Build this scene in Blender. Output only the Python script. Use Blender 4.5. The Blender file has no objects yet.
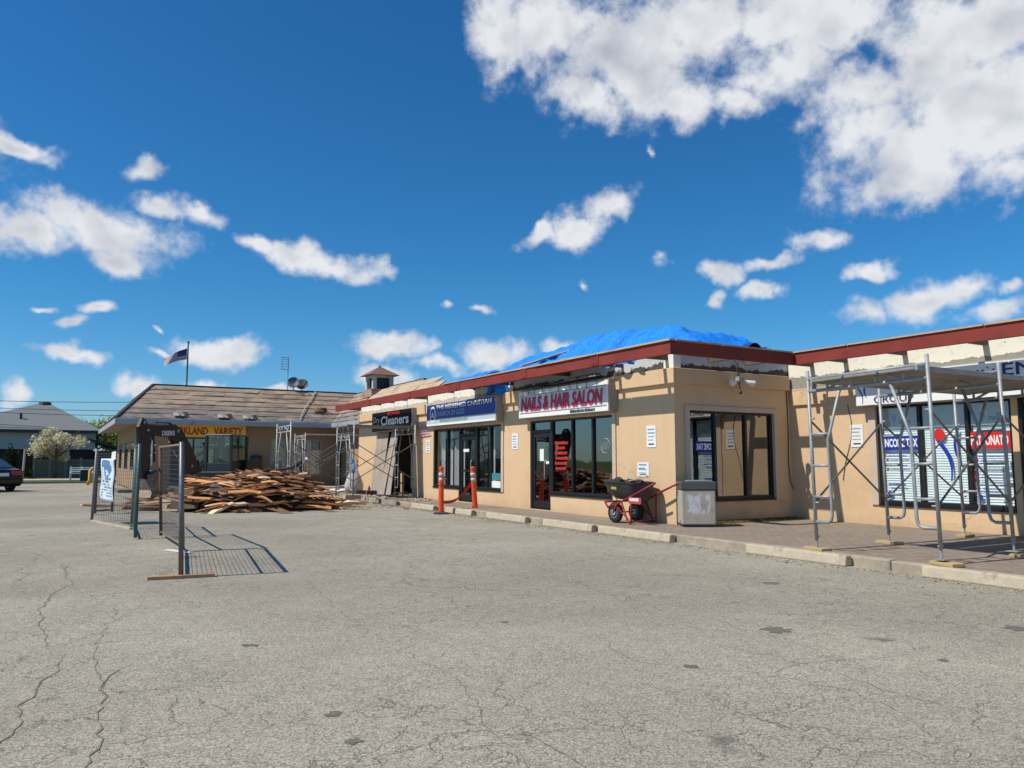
import bpy, bmesh, math, random
from mathutils import Vector, Matrix
random.seed(7)
S = bpy.context.scene
COL = S.collection
R = math.radians
# ------------------------------------------------------------------ camera
F = 768.0; PITCH = math.atan(76/768.0); YAW = R(30.5); EYE = 1.35
cp, sp = math.cos(PITCH), math.sin(PITCH)
FW = Vector((math.sin(YAW)*cp, math.cos(YAW)*cp, sp))
RT = Vector((math.cos(YAW), -math.sin(YAW), 0))
UP = Vector((-math.sin(YAW)*sp, -math.cos(YAW)*sp, cp))
def ray(px, py): return FW + RT*((px-512)/F) + UP*((384-py)/F)
def atz(px, py, z=0.0):
    d = ray(px, py); t = (z-EYE)/d.z; return Vector((t*d.x, t*d.y, z))
def atx(px, py, x):
    d = ray(px, py); t = x/d.x; return Vector((x, t*d.y, EYE+t*d.z))
def aty(px, py, y):
    d = ray(px, py); t = y/d.y; return Vector((t*d.x, y, EYE+t*d.z))
cam = bpy.data.cameras.new('camera'); co = bpy.data.objects.new('camera', cam); COL.objects.link(co)
cam.sensor_width = 36; cam.lens = 36*F/1024; cam.clip_end = 4000; cam.clip_start = .05
co.matrix_world = Matrix.Translation((0, 0, EYE)) @ Matrix((RT, UP, -FW)).transposed().to_4x4()
S.camera = co
S.view_settings.view_transform = 'Standard'; S.view_settings.look = 'None'
S.view_settings.exposure = 0.0; S.view_settings.gamma = 1
S.render.resolution_x = 1024; S.render.resolution_y = 768
S.cycles.max_bounces = 8; S.cycles.transparent_max_bounces = 16; S.cycles.use_denoising = True

# ------------------------------------------------------------------ node helpers
class NT:
    def __init__(s, tree): s.t = tree; s.n = tree.nodes; s.l = tree.links
    def add(s, typ, **kw):
        n = s.n.new(typ)
        for k, v in kw.items():
            if k == 'ins':
                for i, x in v.items():
                    if isinstance(x, bpy.types.NodeSocket): s.l.new(x, n.inputs[i])
                    else: n.inputs[i].default_value = x
            else: setattr(n, k, v)
        return n
    def math(s, op, a, b=0.0, c=0.0, clamp=False):
        return s.add('ShaderNodeMath', operation=op, use_clamp=clamp, ins={0: a, 1: b, 2: c}).outputs[0]
    def vmath(s, op, a, b=(0, 0, 0)):
        n = s.add('ShaderNodeVectorMath', operation=op, ins={0: a, 1: b}); return n.outputs[1] if op in ('LENGTH', 'DOT_PRODUCT') else n.outputs[0]
    def noise(s, vec, scale, detail=4, rough=.55, out=0, dist=0.0):
        n = s.add('ShaderNodeTexNoise', ins={'Vector': vec, 'Scale': scale, 'Detail': detail, 'Roughness': rough, 'Distortion': dist}); return n.outputs[out]
    def mixc(s, f, a, b, mode='MIX'):
        n = s.add('ShaderNodeMix', data_type='RGBA', blend_type=mode)
        for i, x in ((0, f), (6, a), (7, b)):
            if isinstance(x, bpy.types.NodeSocket): s.l.new(x, n.inputs[i])
            else:
                n.inputs[i].default_value = (*x, 1) if isinstance(x, tuple) and len(x) == 3 else x
        return n.outputs[2]
    def sstep(s, v, a, b):
        n = s.add('ShaderNodeMapRange', interpolation_type='SMOOTHSTEP', ins={0: v, 1: a, 2: b, 3: 0.0, 4: 1.0}); return n.outputs[0]
    def mul(s, c, f): return s.mixc(1.0, c, f, 'MULTIPLY')
def newmat(name):
    m = bpy.data.materials.new(name); m.use_nodes = True; t = NT(m.node_tree); t.n.clear()
    out = t.add('ShaderNodeOutputMaterial'); return m, t, out
def finish(t, out, col, rough=.6, metal=0.0, height=None, bdist=.01, bstr=.5, spec=.5, **extra):
    b = t.add('ShaderNodeBsdfPrincipled')
    for k, x in dict({'Base Color': col, 'Roughness': rough, 'Metallic': metal, 'Specular IOR Level': spec}, **extra).items():
        if isinstance(x, bpy.types.NodeSocket): t.l.new(x, b.inputs[k])
        elif isinstance(x, tuple) and len(x) == 3: b.inputs[k].default_value = (*x, 1)
        else: b.inputs[k].default_value = x
    if height is not None:
        bp = t.add('ShaderNodeBump', ins={'Height': height, 'Distance': bdist, 'Strength': bstr}); t.l.new(bp.outputs[0], b.inputs['Normal'])
    t.l.new(b.outputs[0], out.inputs[0]); return b
MATS = {}
def M(name, col, rough=.6, metal=0.0, var=.18, scale=3.0, bump=.0, bscale=60.0, spec=.4, dirt=None, dscale=1.2, rnd=0.0, stretch=None):
    """surface with uneven tone, optional dirt colour, fine relief, tone per object"""
    if name in MATS: return MATS[name]
    m, t, out = newmat(name)
    v = t.add('ShaderNodeTexCoord').outputs['Object']
    if stretch: v = t.vmath('MULTIPLY', v, stretch)
    n = t.noise(v, scale, 6, .62)
    f = t.add('ShaderNodeMapRange', ins={0: n, 1: .25, 2: .75, 3: 1-var, 4: 1+var}).outputs[0]
    if rnd:
        r = t.add('ShaderNodeObjectInfo').outputs['Random']
        f = t.math('MULTIPLY', f, t.math('MULTIPLY_ADD', r, 2*rnd, 1-rnd))
    c = t.mul(col, t.add('ShaderNodeCombineColor', ins={0: f, 1: f, 2: f}).outputs[0])
    if dirt: c = t.mixc(t.sstep(t.noise(v, dscale, 7, .65), .5, .72), c, dirt)
    h = None
    if bump: h = t.noise(v, bscale, 5, .7)
    ro = t.math('MULTIPLY_ADD', n, .25, rough-.12, clamp=True)
    finish(t, out, c, ro, metal, h, .012, bump, spec)
    MATS[name] = m; return m

# ------------------------------------------------------------------ mesh builder
OFF = {}
class MB:
    def __init__(s): s.v = []; s.f = []; s.mi = []; s.cur = 0
    def add(s, vs, fs):
        b = len(s.v); s.v += [Vector(x) for x in vs]
        for f in fs: s.f.append([b+i for i in f]); s.mi.append(s.cur)
        return s
    def box(s, x0, x1, y0, y1, z0, z1):
        if x0 > x1: x0, x1 = x1, x0
        if y0 > y1: y0, y1 = y1, y0
        if z0 > z1: z0, z1 = z1, z0
        return s.add([(x0,y0,z0),(x1,y0,z0),(x1,y1,z0),(x0,y1,z0),(x0,y0,z1),(x1,y0,z1),(x1,y1,z1),(x0,y1,z1)],
              [(3,2,1,0),(4,5,6,7),(0,1,5,4),(1,2,6,5),(2,3,7,6),(3,0,4,7)])
    def obox(s, c, size, mat):
        c = Vector(c); a, b, d = [x/2 for x in size]; m = mat.to_3x3() if hasattr(mat, 'to_3x3') else mat
        vs = [c + m @ Vector((i*a, j*b, k*d)) for k in (-1, 1) for (i, j) in ((-1,-1),(1,-1),(1,1),(-1,1))]
        return s.add(vs, [(3,2,1,0),(4,5,6,7),(0,1,5,4),(1,2,6,5),(2,3,7,6),(3,0,4,7)])
    def bar(s, p0, p1, w, h, up=(0, 0, 1)):
        p0, p1 = Vector(p0), Vector(p1); d = (p1-p0); L = d.length; d.normalize(); u = Vector(up)
        if abs(d.dot(u)) > .98: u = Vector((1, 0, 0))
        r = d.cross(u).normalized(); u = r.cross(d)
        return s.obox((p0+p1)/2, (L, w, h), Matrix((d, r, u)).transposed())
    def tube(s, pts, r, n=8, cap=True):
        pts = [Vector(p) for p in pts]; rs = r if isinstance(r, (list, tuple)) else [r]*len(pts); b = len(s.v); prev = None
        for i, p in enumerate(pts):
            d = (pts[min(i+1, len(pts)-1)] - pts[max(i-1, 0)]).normalized()
            if prev is None:
                a = Vector((0, 0, 1)) if abs(d.z) < .9 else Vector((1, 0, 0)); x = d.cross(a).normalized()
            else: x = (prev - d*prev.dot(d)).normalized()
            prev = x; y = d.cross(x)
            for k in range(n):
                q = 2*math.pi*k/n; s.v.append(p + (x*math.cos(q)+y*math.sin(q))*rs[i])
        for i in range(len(pts)-1):
            for k in range(n):
                s.f.append([b+i*n+k, b+i*n+(k+1) % n, b+(i+1)*n+(k+1) % n, b+(i+1)*n+k]); s.mi.append(s.cur)
        if cap:
            s.f.append([b+k for k in range(n)][::-1]); s.mi.append(s.cur)
            e = b+(len(pts)-1)*n; s.f.append([e+k for k in range(n)]); s.mi.append(s.cur)
        return s
    def lathe(s, prof, o=(0, 0, 0), axis='z', n=20):
        o = Vector(o); b = len(s.v)
        for (r, h) in prof:
            for k in range(n):
                q = 2*math.pi*k/n; c, d = r*math.cos(q), r*math.sin(q)
                s.v.append(o + (Vector((c, d, h)) if axis == 'z' else Vector((h, c, d)) if axis == 'x' else Vector((d, h, c))))
        for i in range(len(prof)-1):
            for k in range(n): s.f.append([b+i*n+k, b+i*n+(k+1) % n, b+(i+1)*n+(k+1) % n, b+(i+1)*n+k]); s.mi.append(s.cur)
        s.f.append([b+k for k in range(n)][::-1]); s.mi.append(s.cur)
        e = b+(len(prof)-1)*n; s.f.append([e+k for k in range(n)]); s.mi.append(s.cur)
        return s
    def prism(s, poly, vec):
        n = len(poly); vec = Vector(vec); P = [Vector(p) for p in poly]
        return s.add(P+[p+vec for p in P], [list(range(n))[::-1], [n+i for i in range(n)]]+[[i, (i+1) % n, n+(i+1) % n, n+i] for i in range(n)])
    def grid(s, fn, nu, nv):
        vs = [fn(i/nu, j/nv) for j in range(nv+1) for i in range(nu+1)]
        return s.add(vs, [(j*(nu+1)+i, j*(nu+1)+i+1, (j+1)*(nu+1)+i+1, (j+1)*(nu+1)+i) for j in range(nv) for i in range(nu)])
    def xf(s, mat):
        s.v = [mat @ v for v in s.v]; return s
    def build(s, name, mat, parent=None, smooth=False, bevel=0.0, thick=0.0, recalc=True, kind=None):
        o = OFF.get(parent.name, Vector()) if parent else Vector()
        me = bpy.data.meshes.new(name)
        me.from_pydata([v-o for v in s.v], [], s.f)
        for m in (mat if isinstance(mat, list) else [mat]): me.materials.append(m)
        if isinstance(mat, list): me.polygons.foreach_set('material_index', s.mi)
        if recalc:
            bm = bmesh.new(); bm.from_mesh(me); bmesh.ops.recalc_face_normals(bm, faces=bm.faces); bm.to_mesh(me); bm.free()
        if smooth: me.polygons.foreach_set('use_smooth', [True]*len(me.polygons))
        ob = bpy.data.objects.new(name, me); COL.objects.link(ob)
        if parent: ob.parent = parent; OFF[ob.name] = o
        if thick:
            q = ob.modifiers.new('thickness', 'SOLIDIFY'); q.thickness = thick; q.offset = 0
        if bevel:
            q = ob.modifiers.new('bevel', 'BEVEL'); q.width = bevel; q.segments = 2; q.limit_method = 'ANGLE'
        if kind: ob['kind'] = kind
        return ob
def each(mb, name, mat, parent, **kw):
    """every loose piece of mb as a mesh of its own"""
    r = list(range(len(mb.v)))
    def find(i):
        while r[i] != i: r[i] = r[r[i]]; i = r[i]
        return i
    for f in mb.f:
        for i in f[1:]: r[find(i)] = find(f[0])
    groups = {}
    for f in mb.f: groups.setdefault(find(f[0]), []).append(f)
    out = []
    for fs in groups.values():
        ids = sorted({i for f in fs for i in f}); ix = {i: k for k, i in enumerate(ids)}
        out.append(MB().add([mb.v[i] for i in ids], [[ix[i] for i in f] for f in fs]).build(name, mat, parent, **kw))
    return out
def tag(o, label, cat, group=None):
    o['label'] = label; o['category'] = cat
    if group: o['group'] = group
    return o
def thing(name, label, cat, loc=(0, 0, 0), group=None):
    o = bpy.data.objects.new(name, None); COL.objects.link(o); o.location = loc; o.empty_display_size = .2
    OFF[o.name] = Vector(loc); return tag(o, label, cat, group)
def dup(root, loc, rz=None, label=None):
    r = root.copy(); COL.objects.link(r); r.location = loc
    if rz is not None: r.rotation_euler.z = rz
    if label: r['label'] = label
    def rec(src, dst):
        for ch in src.children:
            c = ch.copy(); COL.objects.link(c); c.parent = dst; rec(ch, c)
    rec(root, r); return r
AX = {'-x': Matrix(((0, 0, -1), (-1, 0, 0), (0, 1, 0))), '-y': Matrix(((1, 0, 0), (0, 0, -1), (0, 1, 0)))}
def lettering(name, body, p0, w, h, face, mat, parent, bold=.02, shear=0.0, depth=.012, spacing=1.0):
    """flat raised letters fitted into a w x h rectangle whose lower left corner (as read) is p0"""
    c = bpy.data.curves.new('txt', 'FONT'); c.body = body; c.size = 1; c.offset = bold; c.shear = shear; c.space_character = spacing; c.resolution_u = 3
    o = bpy.data.objects.new('txt', c); COL.objects.link(o)
    dg = bpy.context.evaluated_depsgraph_get(); me = bpy.data.meshes.new_from_object(o.evaluated_get(dg))
    bpy.data.objects.remove(o); xs = [v.co.x for v in me.vertices]; ys = [v.co.y for v in me.vertices]
    x0, x1, y0, y1 = min(xs), max(xs), min(ys), max(ys)
    mb = MB(); m = AX[face] if isinstance(face, str) else face; p0 = Vector(p0)
    vs = [p0 + m @ Vector(((v.co.x-x0)/(x1-x0)*w, (v.co.y-y0)/(y1-y0)*h, depth)) for v in me.vertices]
    mb.add(vs, [list(p.vertices) for p in me.polygons])
    return mb.build(name, mat, parent, recalc=False)
def wall(mb, axis, p0, p1, a0, a1, z0, z1, holes):
    """wall slab between planes p0 and p1 with rectangular openings (a0,a1,z0,z1)"""
    cuts = sorted({a0, a1, *[h[0] for h in holes], *[h[1] for h in holes]})
    for u, w in zip(cuts, cuts[1:]):
        hs = sorted([(h[2], h[3]) for h in holes if h[0] <= u+1e-6 and h[1] >= w-1e-6]); z = z0
        for (b, t) in hs+[(z1, z1)]:
            if b > z+1e-4:
                if axis == 'x': mb.box(p0, p1, u, w, z, b)
                else: mb.box(u, w, p0, p1, z, b)
            z = t
    return mb
# ------------------------------------------------------------------ light and sky
SUN_EL = R(51.5); SUN_D = Vector((-math.cos(R(8))*math.cos(SUN_EL), math.sin(R(8))*math.cos(SUN_EL), math.sin(SUN_EL)))
sl = bpy.data.lights.new('sun', 'SUN'); sl.energy = 4.8; sl.angle = R(.53); sl.color = (1, .95, .86)
so = bpy.data.objects.new('sun', sl); COL.objects.link(so); so.rotation_euler = (-SUN_D).to_track_quat('-Z', 'Y').to_euler(); so.location = (-30, 10, 60)
W = bpy.data.worlds.new('World'); S.world = W; W.use_nodes = True; t = NT(W.node_tree); t.n.clear()
wout = t.add('ShaderNodeOutputWorld')
sky = t.add('ShaderNodeTexSky', sky_type='NISHITA'); sky.sun_disc = False; sky.sun_elevation = SUN_EL
sky.sun_rotation = math.atan2(SUN_D.x, SUN_D.y); sky.air_density = 1.0; sky.dust_density = .35; sky.ozone_density = 3.0; sky.altitude = 200
hs = t.add('ShaderNodeHueSaturation', ins={'Hue': .5, 'Saturation': 1.22, 'Value': 1.0, 'Fac': 1.0, 'Color': sky.outputs[0]})
d0 = t.vmath('NORMALIZE', t.add('ShaderNodeTexCoord').outputs['Generated'])
hor = t.sstep(t.add('ShaderNodeSeparateXYZ', ins={0: d0}).outputs[2], .22, .0)
skyc = t.mul(hs.outputs[0], t.mixc(hor, (.35, .81, 1.0), (.52, .76, 1.03)))
bg1 = t.add('ShaderNodeBackground', ins={0: skyc, 1: .115})
d = t.vmath('NORMALIZE', t.add('ShaderNodeTexCoord').outputs['Generated'])
sx = t.add('ShaderNodeSeparateXYZ', ins={0: d})
az = t.math('ARCTAN2', sx.outputs[0], sx.outputs[1]); el = t.math('ARCSINE', sx.outputs[2])
warp = t.vmath('SUBTRACT', t.noise(d, 9.0, 3, .5, out=1), (.5, .5, .5))
warp2 = t.vmath('SUBTRACT', t.noise(d, 32.0, 3, .55, out=1), (.5, .5, .5))
ae = t.add('ShaderNodeCombineXYZ', ins={0: az, 1: el, 2: 0.0}).outputs[0]
sc = t.add('ShaderNodeVectorMath', operation='SCALE', ins={0: warp, 'Scale': .07}).outputs[0]
sc2 = t.add('ShaderNodeVectorMath', operation='SCALE', ins={0: warp2, 'Scale': .022}).outputs[0]
ae = t.vmath('MULTIPLY', t.vmath('ADD', t.vmath('ADD', ae, sc), sc2), (1, 1, 0))
# cumulus scattered over the sky: (picture bearing px, py, half width, half height, tilt deg, weight)
CL = [(540,25,75,62,0,1),(500,40,40,48,0,1),(625,55,95,62,0,1.1),(590,100,62,34,0,.9),(690,95,60,30,-8,.9),(745,98,45,22,-8,.8),(800,60,80,55,0,1),(860,90,75,60,0,1),(870,130,60,50,0,1),(960,20,90,50,0,1.1),(780,15,80,40,0,1),
 (700,20,80,40,0,.95),(830,15,90,42,0,1),(920,60,85,62,0,1.1),(985,110,95,80,0,1.2),(905,160,75,48,0,1.1),(885,190,45,26,0,.9),(1010,30,80,60,0,1.1),(1080,80,90,90,0,1.2),(1000,165,60,34,0,1),(760,70,24,14,0,.5),
 (10,145,55,13,0,.85),(150,172,28,14,8,.8),(108,224,76,29,0,1.15),(122,255,42,18,-6,1.0),(25,236,52,22,0,1.05),(202,213,30,15,-8,.75),(165,205,30,16,0,.8),
 (262,244,24,11,-12,.8),(300,257,44,15,-10,1),(345,268,44,14,-6,1),(578,228,40,17,25,1),(605,204,38,16,12,.95),(545,236,25,10,20,.7),
 (72,330,22,9,14,.6),(104,312,24,8,14,.6),(46,315,16,6,0,.5),(68,358,46,9,-5,.7),(165,356,20,8,0,.3),(216,350,40,16,0,1.05),(210,388,25,9,0,.8),(6,392,15,14,0,.95),(135,394,26,16,0,.85),(280,390,18,8,0,.7),
 (400,347,42,15,0,1.0),(440,366,38,12,0,.85),(492,350,48,18,0,1.1),(565,346,26,11,0,.85),(388,379,32,13,0,.9),(600,345,18,7,0,.6),(172,329,9,5,0,.2),
 (660,258,22,11,0,.55),(722,271,26,14,10,.75),(760,283,30,9,5,.65),(713,298,13,9,30,.5),(775,256,36,9,8,.6),(822,237,32,13,-5,.7),(868,275,30,13,5,.85),
 (925,303,54,20,10,1.1),(872,316,36,17,0,.95),(965,292,32,17,0,.9),(995,320,36,14,0,.85),(1015,298,20,10,-10,.5),(477,304,22,8,0,.55),(441,298,12,7,0,.25),(584,281,8,11,40,.15),(648,150,7,11,20,.1),
 (-150,120,120,50,0,1.1),(-380,260,150,50,0,1),(1350,200,150,60,0,1),(1250,330,90,25,0,1),(-160,350,80,24,0,1)]
mx = None
for (px, py, a, b, rot, w) in CL:
    q = ray(px, py).normalized(); s1 = math.hypot(px-512, py-384)/F; k = math.cos(math.atan(s1)); rad = 1/F
    A = math.atan2(q.x, q.y); E_ = math.asin(q.z)
    mp = t.add('ShaderNodeMapping', vector_type='TEXTURE', ins={'Vector': ae, 'Location': (A, E_, 0), 'Rotation': (0, 0, R(rot)), 'Scale': (a*1.10*rad*k, b*1.16*rad*k, 1)})
    v = t.math('MULTIPLY_ADD', t.vmath('LENGTH', mp.outputs[0]), -1.0, 1.0)
    v = t.math('ADD', v, (w-1)*.45)
    mx = v if mx is None else t.math('MAXIMUM', mx, v)
mx = t.math('MAXIMUM', mx, -1.0)
nb = t.noise(d, 13.0, 8, .56, dist=.2); nf = t.noise(d, 55.0, 7, .6)
def dens(dd):
    n1 = t.noise(dd, 15.0, 9, .6)
    return n1
dn = t.math('ADD', t.math('MULTIPLY', mx, 1.0), t.math('ADD', t.math('MULTIPLY', t.math('SUBTRACT', nb, .5), 1.6), t.math('MULTIPLY', t.math('SUBTRACT', nf, .5), .8)))
alpha = t.math('POWER', t.sstep(dn, -.06, .72), 1.15)
# light from the sun side, grey where the cloud is thick and towards its base
off = t.vmath('ADD', d, (-.020, .006, .036))
ns0 = t.noise(d, 11.0, 3, .5); ns1 = t.noise(off, 11.0, 3, .5)
emb = t.math('MULTIPLY', t.math('SUBTRACT', ns0, ns1), .75)
thick = t.sstep(dn, .35, 1.25)
lum = t.math('ADD', t.math('MULTIPLY_ADD', thick, -.13, .84), t.math('ADD', emb, t.math('MULTIPLY', t.math('SUBTRACT', nf, .5), .07)))
lum = t.math('MINIMUM', t.math('MAXIMUM', lum, .46), .84)
cc = t.mixc(t.sstep(lum, .45, .85), (.84, .91, 1.06), (.97, .99, 1.02))
bg2 = t.add('ShaderNodeBackground', ins={0: cc, 1: lum})
mixs = t.add('ShaderNodeMixShader', ins={0: t.math('MULTIPLY', alpha, .97), 1: bg1.outputs[0], 2: bg2.outputs[0]})
t.l.new(mixs.outputs[0], wout.inputs[0])
W.cycles.sampling_method = 'MANUAL'; W.cycles.sample_map_resolution = 512

# ------------------------------------------------------------------ materials
def asphalt():
    m, t, out = newmat('worn_asphalt'); v = t.add('ShaderNodeTexCoord').outputs['Object']
    big = t.noise(v, .22, 5, .6); mid = t.noise(v, 1.7, 6, .65); fine = t.noise(v, 75, 4, .75)
    vor = t.add('ShaderNodeTexVoronoi', ins={'Vector': v, 'Scale': 120.0}); agg = t.add('ShaderNodeSeparateColor', ins={0: vor.outputs['Color']}).outputs[0]
    c = t.mixc(t.sstep(big, .32, .68), (.308, .272, .208), (.412, .368, .285))
    c = t.mixc(t.math('MULTIPLY', t.sstep(mid, .4, .75), .45), c, (.285, .252, .194))
    f = t.math('MULTIPLY_ADD', agg, .9, .55); f = t.math('MULTIPLY', f, t.math('MULTIPLY_ADD', fine, .8, .6)); f = t.math('MULTIPLY', f, t.math('MULTIPLY_ADD', t.noise(v, 9, 4, .6), .25, .88))
    c = t.mul(c, t.add('ShaderNodeCombineColor', ins={0: f, 1: f, 2: f}).outputs[0])
    # pale exposed stones
    st = t.add('ShaderNodeTexVoronoi', ins={'Vector': v, 'Scale': 48.0}); pick = t.sstep(t.add('ShaderNodeSeparateColor', ins={0: st.outputs['Color']}).outputs[1], .86, .9)
    c = t.mixc(t.math('MULTIPLY', t.math('MULTIPLY', pick, t.sstep(st.outputs['Distance'], .42, .2)), .7), c, (.46, .43, .38))
    wv = t.vmath('ADD', v, t.add('ShaderNodeVectorMath', operation='SCALE', ins={0: t.vmath('SUBTRACT', t.noise(v, 1.1, 4, .6, out=1), (.5, .5, .5)), 'Scale': 1.1}).outputs[0])
    wv = t.vmath('ADD', wv, t.add('ShaderNodeVectorMath', operation='SCALE', ins={0: t.vmath('SUBTRACT', t.noise(v, 7.0, 4, .65, out=1), (.5, .5, .5)), 'Scale': .14}).outputs[0])
    cr = None
    for (scl, wid, lo, hi, ns, amp) in ((.22, .003, .46, .58, .15, .55), (.75, .006, .42, .60, .28, .5), (2.0, .009, .36, .56, .33, .5), (4.6, .014, .46, .60, .5, .38)):
        e = t.add('ShaderNodeTexVoronoi', feature='DISTANCE_TO_EDGE', ins={'Vector': wv, 'Scale': scl}).outputs['Distance']
        w = t.math('MULTIPLY_ADD', t.noise(v, 3.0, 3), wid*2.2, -wid*.5)
        k = t.math('MULTIPLY', t.math('MULTIPLY', t.sstep(t.math('SUBTRACT', e, w), wid*.5, -wid*.5), t.sstep(t.noise(v, ns, 3), lo, hi)), amp)
        cr = k if cr is None else t.math('MAXIMUM', cr, k)
    c = t.mixc(cr, c, (.075, .066, .055))
    # oil spots and a few dark patches
    sp = t.add('ShaderNodeTexVoronoi', ins={'Vector': wv, 'Scale': .8}); ps = t.sstep(t.add('ShaderNodeSeparateColor', ins={0: sp.outputs['Color']}).outputs[2], .7, .75)
    c = t.mixc(t.math('MULTIPLY', t.math('MULTIPLY', ps, t.sstep(sp.outputs['Distance'], .13, .04)), .6), c, (.07, .065, .06))
    h = t.math('SUBTRACT', t.math('ADD', t.math('MULTIPLY', agg, .5), t.math('MULTIPLY', fine, .6)), t.math('MULTIPLY', cr, 1.2))
    finish(t, out, c, .88, 0.0, h, .012, .75, .25); return m
def stucco(name, col, dark):
    m, t, out = newmat(name); v = t.add('ShaderNodeTexCoord').outputs['Object']
    n = t.noise(v, .9, 6, .65); f = t.noise(v, 45, 4, .7)
    c = t.mixc(t.sstep(n, .45, .8), col, dark)
    run = t.noise(t.vmath('MULTIPLY', v, (5, 5, .35)), 1.0, 5, .6)
    c = t.mixc(t.math('MULTIPLY', t.sstep(run, .54, .75), .38), c, dark)
    z = t.add('ShaderNodeSeparateXYZ', ins={0: v}).outputs[2]
    pt = t.add('ShaderNodeTexVoronoi', ins={'Vector': t.vmath('ADD', v, t.add('ShaderNodeVectorMath', operation='SCALE', ins={0: t.noise(v, 1.6, 4, .6, out=1), 'Scale': .6}).outputs[0]), 'Scale': .55}); pk = t.math('MULTIPLY', t.sstep(t.add('ShaderNodeSeparateColor', ins={0: pt.outputs['Color']}).outputs[0], .68, .72), .30)
    c = t.mixc(pk, c, tuple(min(1, x*1.12) for x in col))
    hc = t.add('ShaderNodeTexVoronoi', feature='DISTANCE_TO_EDGE', ins={'Vector': t.vmath('ADD', v, t.add('ShaderNodeVectorMath', operation='SCALE', ins={0: t.noise(v, 2.5, 5, .65, out=1), 'Scale': .7}).outputs[0]), 'Scale': .5}).outputs['Distance']
    c = t.mixc(t.math('MULTIPLY', t.math('MULTIPLY', t.sstep(hc, .006, .0), t.sstep(t.noise(v, .7, 2), .5, .6)), .6), c, (.20, .14, .09))
    low = t.math('MULTIPLY', t.sstep(t.math('ADD', z, t.math('MULTIPLY', t.noise(v, 4, 5), .35)), .55, .2), .35)
    c = t.mixc(low, c, (.30, .23, .16))
    g = t.math('MULTIPLY_ADD', f, .28, .86); c = t.mul(c, t.add('ShaderNodeCombineColor', ins={0: g, 1: g, 2: g}).outputs[0])
    finish(t, out, c, .9, 0, t.noise(v, 120, 5, .75), .006, .6, .2); return m
def coated(name, top, base, level, amp, mixf=1.0):
    """block parapet: a coat of paint with mortar or tar smeared along its foot, ragged edge"""
    m, t, out = newmat(name); v = t.add('ShaderNodeTexCoord').outputs['Object']; z = t.add('ShaderNodeSeparateXYZ', ins={0: v}).outputs[2]
    e = t.math('ADD', z, t.math('MULTIPLY', t.math('SUBTRACT', t.noise(v, 2.6, 5, .62), .5), amp)); e = t.math('ADD', e, t.math('MULTIPLY', t.math('SUBTRACT', t.noise(v, 14, 4, .6), .5), amp*.35))
    k = t.math('MULTIPLY', t.sstep(e, level+.008, level-.008), mixf)
    tc = t.mixc(t.sstep(t.noise(v, 7, 6, .7), .52, .7), top, tuple(x*.78 for x in top))
    c = t.mixc(k, tc, t.mixc(t.noise(v, 9, 5), base, tuple(x*.7 for x in base)))
    sp = t.sstep(t.noise(v, 11, 3, .5), .68, .72); c = t.mixc(t.math('MULTIPLY', sp, .55), c, (.16, .13, .11))
    finish(t, out, c, .85, 0, t.math('ADD', t.noise(v, 40, 5, .7), t.math('MULTIPLY', k, 1.0)), .012, .6, .25); return m
def pavers():
    m, t, out = newmat('paving_bricks'); v = t.add('ShaderNodeTexCoord').outputs['Object']
    b = t.add('ShaderNodeTexBrick', ins={'Vector': v, 'Color1': (.245, .185, .14, 1), 'Color2': (.30, .24, .185, 1), 'Mortar': (.13, .11, .09, 1), 'Scale': 1.0, 'Mortar Size': .006, 'Brick Width': .21, 'Row Height': .105, 'Bias': 0.0})
    n = t.noise(v, .8, 6, .6); c = t.mixc(t.math('MULTIPLY', t.sstep(n, .4, .7), .55), b.outputs[0], (.27, .235, .18))
    f = t.math('MULTIPLY_ADD', t.noise(v, 30, 4, .7), .5, .75); c = t.mul(c, t.add('ShaderNodeCombineColor', ins={0: f, 1: f, 2: f}).outputs[0])
    finish(t, out, c, .88, 0, t.math('MULTIPLY_ADD', b.outputs[1], -1, t.noise(v, 60, 3)), .006, .6, .25); return m
def glass(name, tint=(.95, .97, .97), ior=1.6, add=.03):
    m, t, out = newmat(name)
    fr = t.add('ShaderNodeFresnel', ins={'IOR': ior})
    fac = t.math('MULTIPLY', t.math('ADD', fr.outputs[0], add, clamp=True), t.math('SUBTRACT', 1.0, t.add('ShaderNodeNewGeometry').outputs['Backfacing']))
    tr = t.add('ShaderNodeBsdfTransparent', ins={0: (*tint, 1)}); gl = t.add('ShaderNodeBsdfGlossy', ins={0: (1, 1, 1, 1), 'Roughness': .015})
    v = t.add('ShaderNodeTexCoord').outputs['Object']
    bp = t.add('ShaderNodeBump', ins={'Height': t.noise(v, 1.3, 2), 'Distance': .02, 'Strength': .10}); t.l.new(bp.outputs[0], gl.inputs['Normal'])
    mx = t.add('ShaderNodeMixShader', ins={0: fac, 1: tr.outputs[0], 2: gl.outputs[0]}); t.l.new(mx.outputs[0], out.inputs[0]); return m
def leafmat(name, a, b, rough=.6, trans=.3):
    m, t, out = newmat(name); g = t.add('ShaderNodeNewGeometry').outputs['Random Per Island']; v = t.add('ShaderNodeTexCoord').outputs['Object']
    c = t.mixc(t.math('MULTIPLY_ADD', t.noise(v, .9, 3), .8, t.math('MULTIPLY_ADD', g, .8, -.4), clamp=True), a, b)
    bd = t.add('ShaderNodeBsdfDiffuse', ins={0: c}); tl = t.add('ShaderNodeBsdfTranslucent', ins={0: c})
    mx = t.add('ShaderNodeMixShader', ins={0: trans, 1: bd.outputs[0], 2: tl.outputs[0]}); t.l.new(mx.outputs[0], out.inputs[0]); return m
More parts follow.
